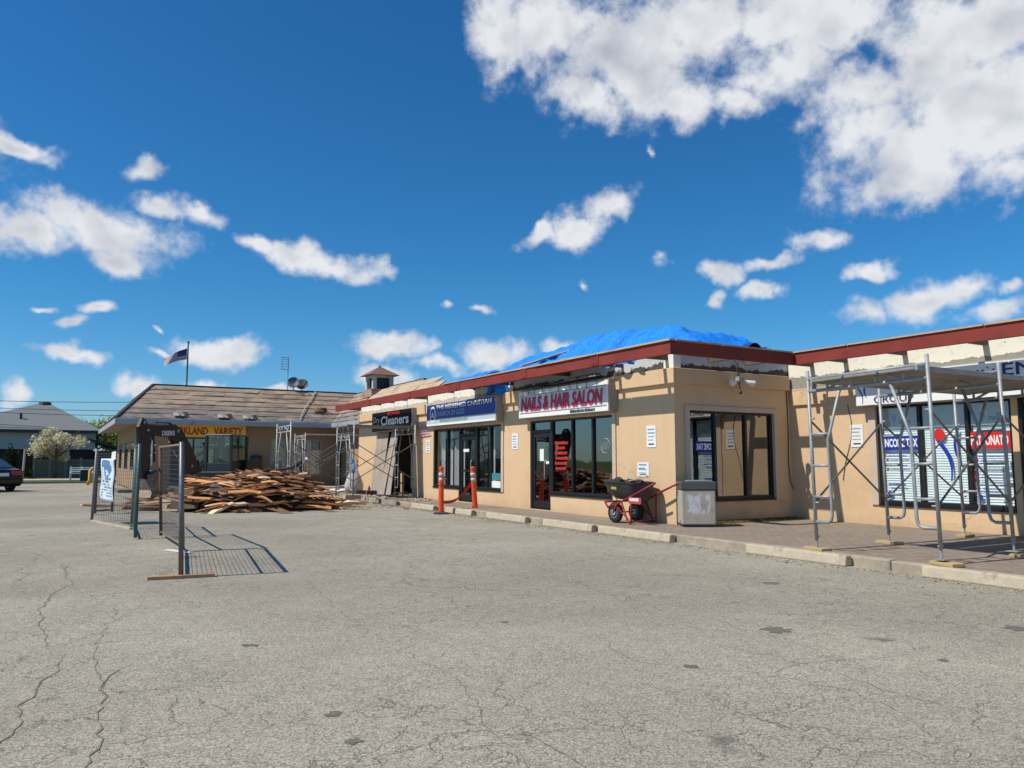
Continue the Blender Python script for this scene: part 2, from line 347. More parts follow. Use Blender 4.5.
def woodmat(name, a, b, rndv=.35, grain=(1.2, 22, 22)):
    m, t, out = newmat(name); v = t.add('ShaderNodeTexCoord').outputs['Object']; r = t.add('ShaderNodeObjectInfo').outputs['Random']
    off = t.add('ShaderNodeVectorMath', operation='ADD', ins={0: t.vmath('MULTIPLY', v, grain)}); cx = t.add('ShaderNodeCombineXYZ', ins={0: t.math('MULTIPLY', r, 37), 1: t.math('MULTIPLY', r, 71), 2: 0.0}); t.l.new(cx.outputs[0], off.inputs[1])
    n = t.noise(off.outputs[0], 1.0, 6, .65, dist=.6)
    c = t.mixc(r, a, b); f = t.math('MULTIPLY_ADD', n, .9, .52); c = t.mul(c, t.add('ShaderNodeCombineColor', ins={0: f, 1: f, 2: f}).outputs[0])
    c = t.mixc(t.math('MULTIPLY', t.sstep(t.noise(v, 2.2, 4), .5, .7), .35), c, (.12, .08, .05))
    finish(t, out, c, .82, 0, n, .006, .6, .2); return m
ASPH = asphalt(); PAVE = pavers()
TAN = stucco('tan_stucco', (.665, .46, .272), (.56, .385, .22)); TANTRIM = stucco('pale_stucco_trim', (.58, .45, .34), (.50, .38, .28))
BRICKTAN = stucco('drab_stucco', (.37, .25, .15), (.31, .21, .12))
PAR_CREAM = coated('cream_parapet', (.80, .77, .66), (.40, .37, .32), 3.22, .26, .7)
PAR_GREY = coated('cement_smeared_parapet', (.80, .76, .62), (.36, .33, .28), 3.10, .24)
PAR_TAR = coated('tarred_parapet', (.55, .54, .52), (.095, .088, .08), 3.235, .36)
RED = M('red_primer_steel', (.235, .042, .030), .65, 0, .16, 2.2, .1, 30, .2, dirt=(.17, .036, .028), dscale=2.5)
PLATE = woodmat('fresh_timber', (.62, .43, .24), (.52, .36, .20))
BLACK = M('black_aluminium', (.018, .018, .02), .38, .2, .2); DKGREY = M('dark_grey', (.05, .05, .055), .6)
GALV = M('galvanised_steel', (.33, .34, .345), .55, .35, .22, 9, .05, 60, dirt=(.30, .27, .24), dscale=5)
RUST = M('rusty_steel', (.16, .07, .035), .75, .3, .35, 12, .2, 50)
CONC = M('pale_concrete', (.50, .42, .30), .9, 0, .2, 5, .7, 45, .2, dirt=(.27, .23, .165), dscale=4.5)
CONCD = M('dirty_concrete', (.27, .25, .22), .92, 0, .25, 5, .7, 45, .2, dirt=(.16, .145, .125), dscale=4)
WHITE = M('white_paint', (.78, .78, .76), .5, 0, .05, 3); OFFW = M('off_white_acrylic', (.80, .79, .72), .35, 0, .05, 2)
GLASS = glass('window_glass'); GLASSD = glass('tinted_glass', (.60, .63, .63), 1.8, .12)
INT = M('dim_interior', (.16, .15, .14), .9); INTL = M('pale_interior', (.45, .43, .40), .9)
SIGNBOX = M('weathered_sign_box', (.34, .30, .26), .6, 0, .15, 4, .1)
def tarpmat(name, col, dark):
    m, t, out = newmat(name); v = t.add('ShaderNodeTexCoord').outputs['Object']
    n1 = t.noise(t.vmath('MULTIPLY', v, (1.0, 1.7, 1)), 3.0, 4, .6, dist=1.6); n2 = t.noise(v, 9.0, 4, .6, dist=2.2); r1 = t.math('ABSOLUTE', t.math('SUBTRACT', n1, .5)); r2 = t.math('ABSOLUTE', t.math('SUBTRACT', n2, .5))
    c = t.mixc(t.sstep(n1, .45, .7), col, dark); b = finish(t, out, c, .5, 0, t.math('ADD', r1, t.math('MULTIPLY', r2, .45)), .20, .55, .35); return m
TARP = tarpmat('blue_tarpaulin', (.010, .27, .88), (.010, .20, .70))
GRASS = M('grass', (.07, .10, .028), .95, 0, .35, 5, .6, 40, .1)
PLY = woodmat('weathered_plywood', (.36, .30, .235), (.42, .35, .28), grain=(14, 14, .9))

# ------------------------------------------------------------------ ground, lot, pavement
def sheet(name, x0, x1, y0, y1, z, mat): return MB().add([(x0,y0,z),(x1,y0,z),(x1,y1,z),(x0,y1,z)], [(0,1,2,3)]).build(name, mat, recalc=False, kind='structure')
sheet('ground', -1500, 1500, -1500, 1500, -.02, GRASS)
sheet('parking_lot', -70, 40, -60, 52, 0, ASPH)
sw = MB()
sw.box(9.02, 13.6, -8, 11.3, -.05, .125); sw.box(9.02, 10.4, 11.3, 29.6, -.05, .125); sw.box(7.2, 15, 29.6, 37.6, -.05, .12); sw.box(2.2, 7.2, 35.6, 37.6, -.05, .12)
sw.build('pavement', PAVE, kind='structure')
k = MB(); y = -8.0
while y < 27:
    L = random.uniform(1.6, 2.1); k.box(8.86, 9.018, y, y+L-.012, -.05, .125+random.uniform(-.006, .006)); y += L
k.build('kerb', M('worn_kerb_concrete', (.37, .31, .23), .92, 0, .25, 5, .7, 45, .2, dirt=(.19, .165, .13), dscale=3), bevel=.02, kind='structure')
k = MB(); k.box(-70, 40, 51.9, 52.1, -.05, .12); k.build('kerb', CONCD, kind='structure')
def crack(pts, w, seed):
    rg_ = random.Random(seed); P = [atz(*p, .004) for p in pts]; fine = []
    for a, b_ in zip(P, P[1:]):
        n = max(2, int((b_-a).length/.07))
        for i in range(n): q = a.lerp(b_, i/n); fine.append(q)
    fine.append(P[-1]); off = 0; out = []
    for i, q in enumerate(fine):
        off = off*.93+rg_.gauss(0, .020); d_ = (fine[min(i+1, len(fine)-1)]-fine[max(i-1, 0)]).normalized(); n_ = Vector((-d_.y, d_.x, 0)); e = min(1, i/6, (len(fine)-1-i)/6); ww = .42*w*(.12+.88*e)*rg_.uniform(.45, 1.2)
        c_ = q+n_*off; out += [c_-n_*ww, c_+n_*ww]
    MB().add(out, [(2*i, 2*i+1, 2*i+3, 2*i+2) for i in range(len(fine)-1)]).build('road_crack', CRK, kind='structure', recalc=False)
CRK = M('crack_filling', (.205, .18, .138), .95, 0, .3, 9)
for i, (pts, w) in enumerate((([(66, 562), (60, 582), (47, 615), (37, 650)], .013), ([(128, 662), (104, 676), (82, 706), (77, 752), (74, 790)], .016), ([(120, 600), (108, 650), (118, 700)], .006), ([(60, 655), (40, 700), (8, 770)], .012), ([(300, 575), (330, 606), (420, 668), (470, 715), (560, 790)], .005), ([(500, 716), (560, 742), (612, 780)], .008), ([(690, 640), (770, 655), (880, 690), (1010, 724)], .006), ([(590, 628), (640, 662), (760, 672), (850, 655), (930, 650)], .0045), ([(420, 545), (520, 560), (640, 610)], .005), ([(200, 560), (120, 520), (60, 508)], .006))): crack(pts, w, i)
def stain(px, py, r, seed):
    rg_ = random.Random(seed); c_ = atz(px, py, .003); P = [c_+Vector((math.cos(k*math.pi/9), math.sin(k*math.pi/9), 0))*r*rg_.uniform(.55, 1.15) for k in range(18)]; MB().add(P, [tuple(range(18))]).build('oil_stain', STN, kind='structure', recalc=False)
STN = M('oil_stained_asphalt', (.15, .135, .11), .85, 0, .4, 30, .5, 60)
for i, (px, py, r) in enumerate(((770, 583, .10), (776, 630, .13), (690, 666, .05), (1017, 628, .12), (250, 645, .06), (334, 714, .05), (943, 660, .04), (352, 741, .05), (505, 622, .04))): stain(px, py, r, i)
sheet('verge', -90, 60, 52.1, 56, .10, GRASS); sheet('footpath', -90, 60, 56, 60, .11, CONC); sheet('lawn', -90, 60, 60, 75, .10, GRASS)
# ------------------------------------------------------------------ main building
XF, YC, XR = 10.2, 11.15, 13.5
Z0 = .06
mall = thing('shop_building', 'long tan stuccoed strip mall with a bare red steel roof edge above its shopfronts', 'building', (XF, YC, 0))
b = MB()
wall(b, 'x', XF, XF+.25, YC, 29.2, Z0, 3.13, [(13.07,15.50,.54,2.32),(15.50,16.42,.15,2.32),(17.85,19.36,.53,2.31),(19.36,20.42,.15,2.31),(20.42,22.2,.53,2.31),(23.85,27.25,.15,2.42)])
wall(b, 'y', YC, YC+.25, XF+.25, XR, Z0, 3.13, [(10.57,12.95,.56,2.32)])
wall(b, 'x', XR, XR+.25, 1.0, YC+.25, Z0, 3.13, [(6.72,9.15,.52,2.38),(5.5,6.62,.15,2.38)])
wall(b, 'y', 28.95, 29.2, XF+.25, 14.2, Z0, 3.13, [])
b.build('wall', TAN, mall)
b = MB()   # projecting cornice band of the stucco
b.box(XF-.07, XF, YC-.07, 12.9, 2.83, 3.13); b.box(XF-.07, XF, 16.65, 17.72, 2.83, 3.13); b.box(XF-.07, XF, 22.3, 23.4, 2.83, 3.13); b.box(XF-.07, XF, 27.2, 29.2, 2.83, 3.13)
b.box(XF+.0, XR-.07, YC-.07, YC, 2.83, 3.13); b.box(XR-.055, XR, 10.2, YC-.08, 2.5, 2.80)
each(b, 'cornice', TAN, mall, bevel=.01)
def parapet(x0, x1, y0, y1, mat, lab=None):
    p = MB().box(x0, x1, y0, y1, 2.86 if mat is PAR_GREY else 3.13, 3.45).build('parapet', mat, mall, bevel=.01)
    if lab: p['label'] = lab
parapet(XF+.02, XF+.24, YC+.3, 17.3, PAR_TAR, 'grey parapet smeared with black tar above the salon')
parapet(XF+.02, XF+.24, 17.3, 29.2, PAR_CREAM, 'cream painted parapet above the church and the cleaners')
parapet(XF+.02, XR+.03, YC+.02, YC+.24, PAR_TAR, 'grey parapet with black tar on the side wall')
parapet(XR-.02, XR+.24, 1.0, YC+.0, PAR_GREY, 'cream parapet with grey cement smear over the tax office')
MB().box(XR-.05, XR+.2, 1.0, YC-.01, 2.80, 2.858).build('parapet_ledge', CONC, mall, bevel=.008)
MB().box(XF+.005, XF+.2, YC+.005, YC+.29, 3.132, 3.47).build('corner_post', OFFW, mall, bevel=.006)
MB().box(XF+.3, 26, YC+.3, 29.0, 3.36, 3.42).box(XR+.3, 26, -2, YC+.25, 3.36, 3.42).build('flat_roof', M('roof_felt', (.06, .058, .055), .9), mall)
# red steel edge beams (channel sections) carried on outlookers
OV = .8; XB, YB, XRB = XF-OV, YC-OV, XR-OV
def beam(p0, p1, out):
    mb = MB(); p0, p1, out = Vector(p0), Vector(p1), Vector(out); up = Vector((0, 0, 1)); prof = [(0,0),(.10,0),(.10,.016),(.018,.016),(.018,.214),(.10,.214),(.10,.23),(0,.23)]
    mb.prism([p0 - out*a + up*b_ for a, b_ in prof], p1-p0); return mb
bm1 = beam((XB, YB, 3.26), (XB, 29.77, 3.26), (-1, 0, 0)); 
for yy in (12.6, 15.4, 18.9, 22.3, 25.9): bm1.box(XB-.012, XB-.001, yy-.12, yy+.12, 3.275, 3.475)
for yy in (12.55, 12.65, 15.35, 15.45, 18.85, 18.95, 22.25, 22.35, 25.85, 25.95):
    for zz in (3.32, 3.43): bm1.lathe([(.016, -.024), (.016, -.012)], (XB, yy, zz), 'x', 6)
bm1.build('edge_beam', RED, mall)
bs = beam((XB+.02, YB, 3.262), (XRB+.02, YB, 3.262), (0, -1, 0)); bs.build('edge_beam', RED, mall)
beam((XRB, YB-.001, 3.26), (XRB, 0.0, 3.26), (-1, 0, 0)).build('edge_beam', RED, mall)
pl = MB(); y = YB-.03
while y < 19.6:
    L = random.uniform(1.9, 2.6); pl.box(XB-.035+random.uniform(-.012, .012), XB+.10, y, min(y+L-.02, 19.8), 3.494, 3.517+random.uniform(0, .012)); y += L
x = XB+.11
while x < XRB-.2:
    L = random.uniform(.9, 1.5); pl.box(x, min(x+L-.02, XRB-.06), YB-.035+random.uniform(-.012, .012), YB+.09, 3.495, 3.515+random.uniform(0, .01)); x += L
y = 0
while y < YB:
    L = random.uniform(1.9, 2.5); pl.box(XRB-.035+random.uniform(-.01, .01), XRB+.1, y, min(y+L-.02, YB+.02), 3.494, 3.518+random.uniform(0, .01)); y += L
pl.build('roof_edge_board', PLATE, mall)
r_ = MB()
for yy in [11.35, 12.75, 14.7, 17.3, 22.75, 29.1]: r_.box(XB+.02, XF+.24, yy-.04, yy+.04, 3.30, 3.45)
for xx in [11.2, 12.2]: r_.box(xx-.04, xx+.04, YB+.02, YC+.2, 3.30, 3.45)
for yy in [10.55, 9.75, 8.5, 7.05, 5.6, 4.2]: r_.box(XRB+.02, XR+.24, yy-.045, yy+.045, 3.29, 3.45)
for yy in [18.6, 19.4, 20.8, 24.4, 25.6, 26.9]: r_.box(XB+.02, XF+.24, yy-.012, yy+.012, 3.36, 3.45)  # thin bars added to draw dark upright lines across the cream parapet
each(r_, 'outlooker_and_thin_bar', M('old_rafter_timber', (.12, .09, .07), .85, var=.3, scale=8), mall)
# stub of the old shingled mansard left above the cleaners
st = MB()
for i, (x0, z0, x1, z1, y0) in enumerate([(XF+.03, 3.47, XF+.33, 3.70, 21.9), (XF+.31, 3.695, XF+.60, 3.92, 22.6), (XF+.58, 3.915, XF+.86, 4.13, 23.3)]):
    y = y0
    while y < 29.7:
        L = random.uniform(.9, 2.2); e = random.uniform(-.02, .02); yy = min(y+L-.03, 29.75)
        top = 29.75 if i < 1 else 29.6 - i*.3
        if y < top: st.prism([(x0+e, y, z0), (x0+e, y, z0+.035), (x1+e, y, z1+.035), (x1+e, y, z1)], (0, min(yy, top)-y, 0))
        y += L
st.build('mansard_remnant', woodmat('stripped_roof_deck', (.52, .38, .25), (.40, .29, .20), grain=(20, 1.5, 20)), mall)
# interiors: floor, back walls, ceiling
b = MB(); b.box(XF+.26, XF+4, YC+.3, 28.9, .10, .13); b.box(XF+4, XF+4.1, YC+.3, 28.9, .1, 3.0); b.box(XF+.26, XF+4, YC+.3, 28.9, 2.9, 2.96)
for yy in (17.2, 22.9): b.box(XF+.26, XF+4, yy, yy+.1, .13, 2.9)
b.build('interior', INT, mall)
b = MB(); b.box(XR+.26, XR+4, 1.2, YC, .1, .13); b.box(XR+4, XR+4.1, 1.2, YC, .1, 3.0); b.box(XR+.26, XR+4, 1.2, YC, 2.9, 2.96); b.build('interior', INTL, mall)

def window(parent, face, a0, a1, z0, z1, plane, mull, lab, trim=True, gmat=GLASS, fmat=BLACK, fw_=.05, trans=()):
    """aluminium framed glazing; a is Y on faces towards -x and X on faces towards -y; returns the frame object"""
    fr = MB(); dp0, dp1 = plane+.03, plane+.13
    def bx(u0, u1, w0, w1, mb=fr, d0=dp0, d1=dp1):
        if face == '-x': mb.box(d0, d1, u0, u1, w0, w1)
        else: mb.box(u0, u1, d0, d1, w0, w1)
    bx(a0, a0+fw_, z0, z1); bx(a1-fw_, a1, z0, z1); bx(a0+fw_, a1-fw_, z0, z0+fw_+.02); bx(a0+fw_, a1-fw_, z1-fw_, z1)
    for m in mull: bx(m-fw_*.6, m+fw_*.6, z0+fw_+.02, z1-fw_)
    w = fr.build('window', fmat, parent, bevel=.004); w['label'] = lab
    ed = [a0+fw_]+[q for m in mull for q in (m-fw_*.6, m+fw_*.6)]+[a1-fw_]
    for i in range(0, len(ed), 2):
        p = MB(); bx(ed[i], ed[i+1], z0+fw_+.02, z1-fw_, p, plane+.075, plane+.081); p.build('pane', gmat, w)
    sl_ = MB(); bx(a0-.0, a1, z0-.03, z0, sl_, plane-.03, plane+.14); sl_.build('sill', fmat, w)
    if trim:
        tr = MB(); d = (plane-.035, plane-.002)
        bx(a0-.11, a0, z0-.03, z1+.1, tr, *d); bx(a1, a1+.11, z0-.03, z1+.1, tr, *d); bx(a0, a1, z1, z1+.1, tr, *d)
        tr.build('surround', TANTRIM, w, bevel=.006)
    return w
def door(parent, y0, y1, z0, z1, plane, lab, ztop, gmat=GLASS):
    f = MB(); f.box(plane+.03, plane+.14, y0, y0+.05, z0, ztop); f.box(plane+.03, plane+.14, y1-.05, y1, z0, ztop); f.box(plane+.03, plane+.14, y0+.05, y1-.05, z1, z1+.07); f.box(plane+.03, plane+.14, y0+.05, y1-.05, ztop-.05, ztop)
    f.box(plane+.02, plane+.16, y0+.05, y1-.05, z0-.01, z0+.02)
    lf = [(y0+.06, y0+.14, z0+.03, z1-.01), (y1-.14, y1-.06, z0+.03, z1-.01), (y0+.14, y1-.14, z1-.11, z1-.01), (y0+.14, y1-.14, z0+.03, z0+.2), (y0+.14, y1-.14, z0+.86, z0+.92)]
    for (u0, u1, w0, w1) in lf: f.box(plane+.05, plane+.10, u0, u1, w0, w1)
    d_ = f.build('door', BLACK, parent, bevel=.004); d_['label'] = lab
    MB().box(plane+.072, plane+.078, y0+.14, y1-.14, z0+.2, z0+.86).box(plane+.072, plane+.078, y0+.14, y1-.14, z0+.92, z1-.11).box(plane+.08, plane+.086, y0+.05, y1-.05, z1+.07, ztop-.05).build('pane', gmat, d_)
    MB().tube([(plane+.0, y0+.2, z0+.75), (plane-.04, y0+.2, z0+.8), (plane-.04, y0+.2, z0+1.15), (plane+.0, y0+.2, z0+1.2)], .014).build('handle', GALV, d_)
    return d_
w1 = window(mall, '-x', 13.07, 15.50, .54, 2.32, XF, (13.85, 14.64), 'salon window in three black framed panes', gmat=GLASSD, trim=False)
d1 = door(mall, 15.50, 16.42, .15, 2.02, XF, 'black framed glass door of the salon with paper notices', 2.32, GLASSD)
w2 = window(mall, '-x', 17.85, 19.36, .53, 2.31, XF, (18.55, ), 'church window to the right of its door', trim=False)
d2 = door(mall, 19.36, 20.42, .15, 2.05, XF, 'black framed glass door of the church', 2.31)
w3 = window(mall, '-x', 20.42, 22.2, .53, 2.31, XF, (21.25, ), 'church window to the left of its door', trim=False)
w4 = window(mall, '-y', 10.57, 12.95, .56, 2.32, YC, (11.3, 12.17), 'three paned window in the shaded side wall', gmat=glass('mirror_like_glass', (.5, .52, .5), 2.0, .13))
w5 = window(mall, '-x', 6.72, 9.15, .52, 2.38, XR, (7.47, 8.33), 'tax office window covered with white blinds and vinyl lettering', trim=False)
d5 = door(mall, 5.5, 6.62, .15, 2.05, XR, 'dark glass door of the tax office', 2.38, GLASSD)
for (yy, zz0, zz1, o_) in ((12.94, .5, 2.38, 0), ):
    pass
MB().box(XR-.035, XR-.002, 9.15, 9.3, .5, 2.37).build('surround', TANTRIM, w5, bevel=.006)
MB().box(XF-.03, XF-.002, 12.95, 13.07, .5, 2.36).build('surround', TANTRIM, w1, bevel=.006)
MB().box(XF-.03, XF-.002, 17.74, 17.85, .5, 2.35).build('surround', TANTRIM, w2, bevel=.006)
# curtains in the church windows
cm = M('grey_curtain', (.50, .50, .48), .85, 0, .1, 2); rm = random.Random(3)
def curtain(y0, y1, z0, z1, w):
    MB().grid(lambda u, v: (XF+.3+.045*math.sin(u*(y1-y0)*26)+.012*math.sin(u*61), y0+u*(y1-y0), z0+v*(z1-z0)), int((y1-y0)*60), 2).build('curtain', cm, w, smooth=True)
curtain(17.95, 18.35, .55, 1.95, w2); curtain(20.6, 20.85, .55, 1.9, w3); curtain(21.0, 21.2, .55, 2.0, w3); curtain(21.4, 21.7, .55, 2.2, w3); curtain(21.95, 22.15, .55, 2.3, w3); curtain(18.75, 18.95, .55, 2.2, w2)
# tax office blinds and vinyl graphics
BLIND = M('white_blind_slats', (.80, .86, .85), .6, 0, .03, 2)
for (y0, y1) in ((6.80, 7.41), (7.52, 8.28), (8.38, 9.08)):
    s_ = MB(); z = .60
    while z < 2.31: s_.prism([(XR+.125, y0, z), (XR+.14, y0, z+.044), (XR+.143, y0, z+.044), (XR+.128, y0, z)], (0, y1-y0, 0)); z += .046
    s_.build('blind', BLIND, w5)
BLUE = M('blue_vinyl', (.012, .03, .36), .4, 0, .05); REDV = M('red_vinyl', (.62, .02, .015), .4, 0, .05); NAVY = M('navy_vinyl', (.02, .03, .12), .5, 0, .05); PALEGREY = M('grey_vinyl', (.42, .45, .45), .5, 0, .04)
VX = XR+.074
def vinyl(name, y0, y1, z0, z1, mat, x=VX, w=w5): return MB().box(x-.003, x, y0, y1, z0, z1).build(name, mat, w)
for (y0, y1) in ((6.80, 7.42), (7.52, 8.28), (8.38, 9.08)): vinyl('frosted_band', y0, y1, 1.95, 2.325, PALEGREY, XR+.09)
vinyl('banner', 8.36, 9.09, 1.54, 1.80, BLUE); vinyl('banner', 6.79, 7.46, 1.54, 1.83, REDV)
lettering('banner_lettering', 'INCOME TAX', (VX-.004, 9.06, 1.59), .67, .16, '-x', WHITE, w5, .035, depth=0)
lettering('banner_lettering', 'PATRONATO', (VX-.004, 7.43, 1.60), .61, .17, '-x', WHITE, w5, .035, depth=0)
def swoosh(pts, mat, name='emblem', s=1.0, oy=0, oz=0, x=VX-.004, par=None):
    mb = MB(); L = []; Rr = []
    for (yy, zz, wd) in pts: L.append((x, oy+(yy-wd)*s, oz+zz*s)); Rr.append((x, oy+(yy+wd)*s, oz+zz*s))
    mb.add(L+Rr, [(i, i+1, len(L)+i+1, len(L)+i) for i in range(len(L)-1)]); return mb.build(name, mat, par or w5)
def curve3(p, n=14, w0=.02, w1=.055):
    o = []
    for i in range(n+1):
        q = i/n; a, b_, c_, d_ = (1-q)**3, 3*q*(1-q)**2, 3*q*q*(1-q), q**3
        o.append((sum(k*r[0] for k, r in zip((a, b_, c_, d_), p)), sum(k*r[1] for k, r in zip((a, b_, c_, d_), p)), w0+(w1-w0)*math.sin(math.pi*min(1, q*1.15+.05))))
    return o
def emblem(oy, oz, s, x, par):
    swoosh(curve3([(.62, 1.05), (.42, .78), (.18, .62), (.26, 0)]), BLUE, s=s, oy=oy, oz=oz, x=x, par=par)
    swoosh(curve3([(.05, 1.22), (.17, .85), (.13, .6), (0, .33)]), BLUE, s=s, oy=oy, oz=oz, x=x, par=par)
emblem(7.60, .98, .76, VX-.004, w5)
MB().lathe([(.105, -.003), (.105, 0)], (VX-.002, 7.98, 1.80), 'x', 24).build('emblem', REDV, w5)
for (oy, nm) in ((8.80, 'logo'), (7.18, 'logo')): emblem(oy, 2.0, .17, XR+.084, w5)
lettering('small_lettering', 'GROUP', (XR+.084, 8.74, 2.02), .22, .07, '-x', NAVY, w5, 0.01, depth=0); lettering('small_lettering', 'ENASCO', (XR+.084, 7.13, 2.02), .28, .08, '-x', NAVY, w5, 0.01, depth=0)
def scribble(y_left, z, w, h, mat, par, x, rows=1, pitch=.06, gap=.25, seed=1):
    """lines of print too small to read: short uneven strokes"""
    rr = random.Random(seed); mb = MB()
    for r in range(rows):
        u = 0; L = w*rr.uniform(.7, 1)
        while u < L:
            k = rr.uniform(.5, .9)*h
            k2 = k if rr.random() > gap else k*.8
            mb.box(x-.002, x, y_left-u-k2, y_left-u, z-r*pitch, z-r*pitch+h*rr.uniform(.75, 1))
            u += k*1.18
        if mb.f: mb.build('small_print', mat, par); mb = MB()
scribble(9.0, 1.41, .38, .03, BLUE, w5, VX, 1, seed=2); scribble(9.0, 1.23, .5, .03, BLUE, w5, VX, 1, seed=3); scribble(9.0, .88, .45, .03, BLUE, w5, VX, 1, seed=4)
[scribble(7.32, 1.40-.12*q, .5, .022, BLUE, w5, VX, 1, seed=5+q) for q in range(5)]; scribble(7.32, .80, .4, .02, BLUE, w5, VX, 1, seed=16)
for zz in (1.40, 1.22): vinyl('bullet', 9.02, 9.07, zz, zz+.05, REDV)
for i in range(5): vinyl('bullet', 7.36, 7.40, 1.40-i*.12, 1.44-i*.12, REDV)
for yy in (8.98, 7.33): MB().lathe([(.05, -.003), (.05, 0)], (VX, yy, .72), 'x', 18).build('badge', BLUE, w5)
# notes, stickers and print on the salon and church glass
def gx(px, py): return atx(px, py, XF+.07)
def note(p0, p1, mat, par, name='paper_notice'):
    a, c_ = atx(*p0, XF+.066), atx(*p1, XF+.066); return MB().box(XF+.066, XF+.069, a.y, c_.y, c_.z, a.z).build(name, mat, par)
note((539.8, 449), (543.8, 461), WHITE, d1); note((546, 461), (549, 464), WHITE, d1)
REDG = M('red_window_print', (.50, .03, .02), .5)
for i, zz in enumerate((1.72, 1.60, 1.48, 1.36, 1.24, 1.12)): scribble(15.40-.03*(i % 2), zz, .52, .075, REDG, w1, XF+.068, 1, gap=.1, seed=20+i)
rg = MB()
for k in range(40):
    q0, q1 = 2*math.pi*k/40, 2*math.pi*(k+1)/40
    rg.tube([(XF+.068, 13.42+.16*math.cos(q0), 1.66+.16*math.sin(q0)), (XF+.068, 13.42+.16*math.cos(q1), 1.66+.16*math.sin(q1))], .006, 4)
for k in range(5): rg.tube([(XF+.068, 13.32+.05*k, 1.58), (XF+.068, 13.34+.05*k, 1.74)], .005, 4)
rg.build('round_decal', PALEGREY, w1)
note((463.5, 449), (469, 451.8), WHITE, d2); note((491.5, 473), (500.5, 480.5), M('teal_sticker', (.05, .22, .24), .5), w2, 'sticker'); note((491.5, 480.8), (500.5, 488), WHITE, w2, 'sticker')

# ------------------------------------------------------------------ shop signs
def sign_box(root, y0, y1, z0, z1, x0, x1, face):
    MB().box(x0+.012, x1, y0, y1, z0, z1).build('sign_box', SIGNBOX, root, bevel=.006)
    f = MB(); f.box(x0, x0+.011, y0+.02, y1-.02, z0+.02, z1-.02); return f.build('sign_face', face, root)
SX = 9.95
sg = thing('shop_sign', 'white and red sign NAILS & HAIR SALON over the salon window', 'sign', (SX, 14.7, 2.4))
sf = sign_box(sg, 12.88, 16.57, 2.37, 3.06, SX, XF-.002, OFFW)
CRIM = M('crimson_letters', (.56, .015, .055), .45, 0, .06); 
MB().box(SX-.004, SX-.001, 12.95, 16.5, 2.49, 2.505).build('stripe', DKGREY, sg); MB().box(SX-.004, SX-.001, 12.95, 16.5, 2.93, 2.94).build('stripe', DKGREY, sg)
MB().box(SX-.003, SX-.0005, 12.95, 16.5, 2.515, 2.925).build('stripe', M('lilac_band', (.70, .68, .72), .5), sg)
lettering('lettering', 'NAILS & HAIR SALON', (SX-.003, 16.42, 2.545), 3.35, .35, '-x', CRIM, sg, .036, .12, depth=.02)
lettering('lettering', 'Ladies', (SX-.003, 16.38, 2.955), .55, .075, '-x', PALEGREY, sg, 0, .3)
scribble(14.3, 2.405, 1.1, .075, DKGREY, sg, SX-.002, 1, gap=.1, seed=9)
sg = thing('shop_sign', 'blue and silver sign of the REDEEMED CHRISTIAN CHURCH OF GOD with a white oval crest', 'sign', (SX, 20, 2.4))
SILV = M('silver_sign_face', (.50, .55, .58), .4, 0, .05)
sf = sign_box(sg, 17.73, 22.2, 2.38, 3.07, SX, XF-.002, SILV)
RBLUE = M('royal_blue_face', (.018, .04, .27), .4, 0, .08, 1.0)
MB().box(SX-.004, SX-.001, 17.76, 22.17, 2.60, 3.045).build('blue_band', RBLUE, sg); MB().box(SX-.004, SX-.001, 17.76, 22.17, 2.40, 2.455).build('white_band', WHITE, sg)
def oval(rw, rh, d_, mat): MB().lathe([(rw, -d_), (rw, -.001)], (0, 0, 0), 'x', 28).xf(Matrix.Translation((SX, 21.72, 2.745)) @ Matrix.Diagonal((1, 1, rh/rw, 1))).build('crest', mat, sg)
oval(.21, .25, .008, WHITE); oval(.15, .185, .012, RBLUE)
cr = MB(); 
cr.add([(SX-.014, 21.72, 2.84), (SX-.014, 21.64, 2.72), (SX-.014, 21.80, 2.72)], [(0, 1, 2)]).box(SX-.015, SX-.0125, 21.62, 21.82, 2.66, 2.70); cr.build('crest', WHITE, sg)
lettering('lettering', 'THE REDEEMED CHRISTIAN', (SX-.005, 21.44, 2.875), 3.5, .135, '-x', WHITE, sg, .03)
lettering('lettering', 'CHURCH OF GOD', (SX-.005, 21.44, 2.67), 1.9, .15, '-x', M('pale_blue_letters', (.45, .55, .68), .5), sg, 0.0)
scribble(21.2, 2.485, 2.5, .08, M('faded_green_print', (.22, .36, .26), .5), sg, SX-.002, 1, gap=.15, seed=14)
sg = thing('shop_sign', 'black sign reading Dry Cleaners with a red word above', 'sign', (SX, 25, 2.4))
sf = sign_box(sg, 23.4, 27.1, 2.36, 3.07, SX, XF-.002, M('black_sign_face', (.006, .006, .0065), .7, spec=.15))
lettering('lettering', 'Dry', (SX-.003, 26.9, 2.62), .62, .28, '-x', OFFW, sg, -.005, .1); lettering('lettering', 'Cleaners', (SX-.003, 26.15, 2.575), 2.55, .32, '-x', OFFW, sg, .025)
lettering('lettering', 'ROYAL', (SX-.003, 25.5, 2.90), 1.2, .11, '-x', REDV, sg, .04)
SX2 = XR-.25
sg = thing('shop_sign', 'cream sign reading GROUP and 50&PIÙ ENASCO above the tax office', 'sign', (SX2, 7, 2.4))
sf = sign_box(sg, 2.2, 9.40, 2.37, 2.99, SX2, XR-.002, OFFW)
lettering('lettering', 'GROUP', (SX2-.004, 9.0, 2.42), .78, .13, '-x', NAVY, sg, .0); emblem(9.16, 2.42, .32, SX2-.006, sg)
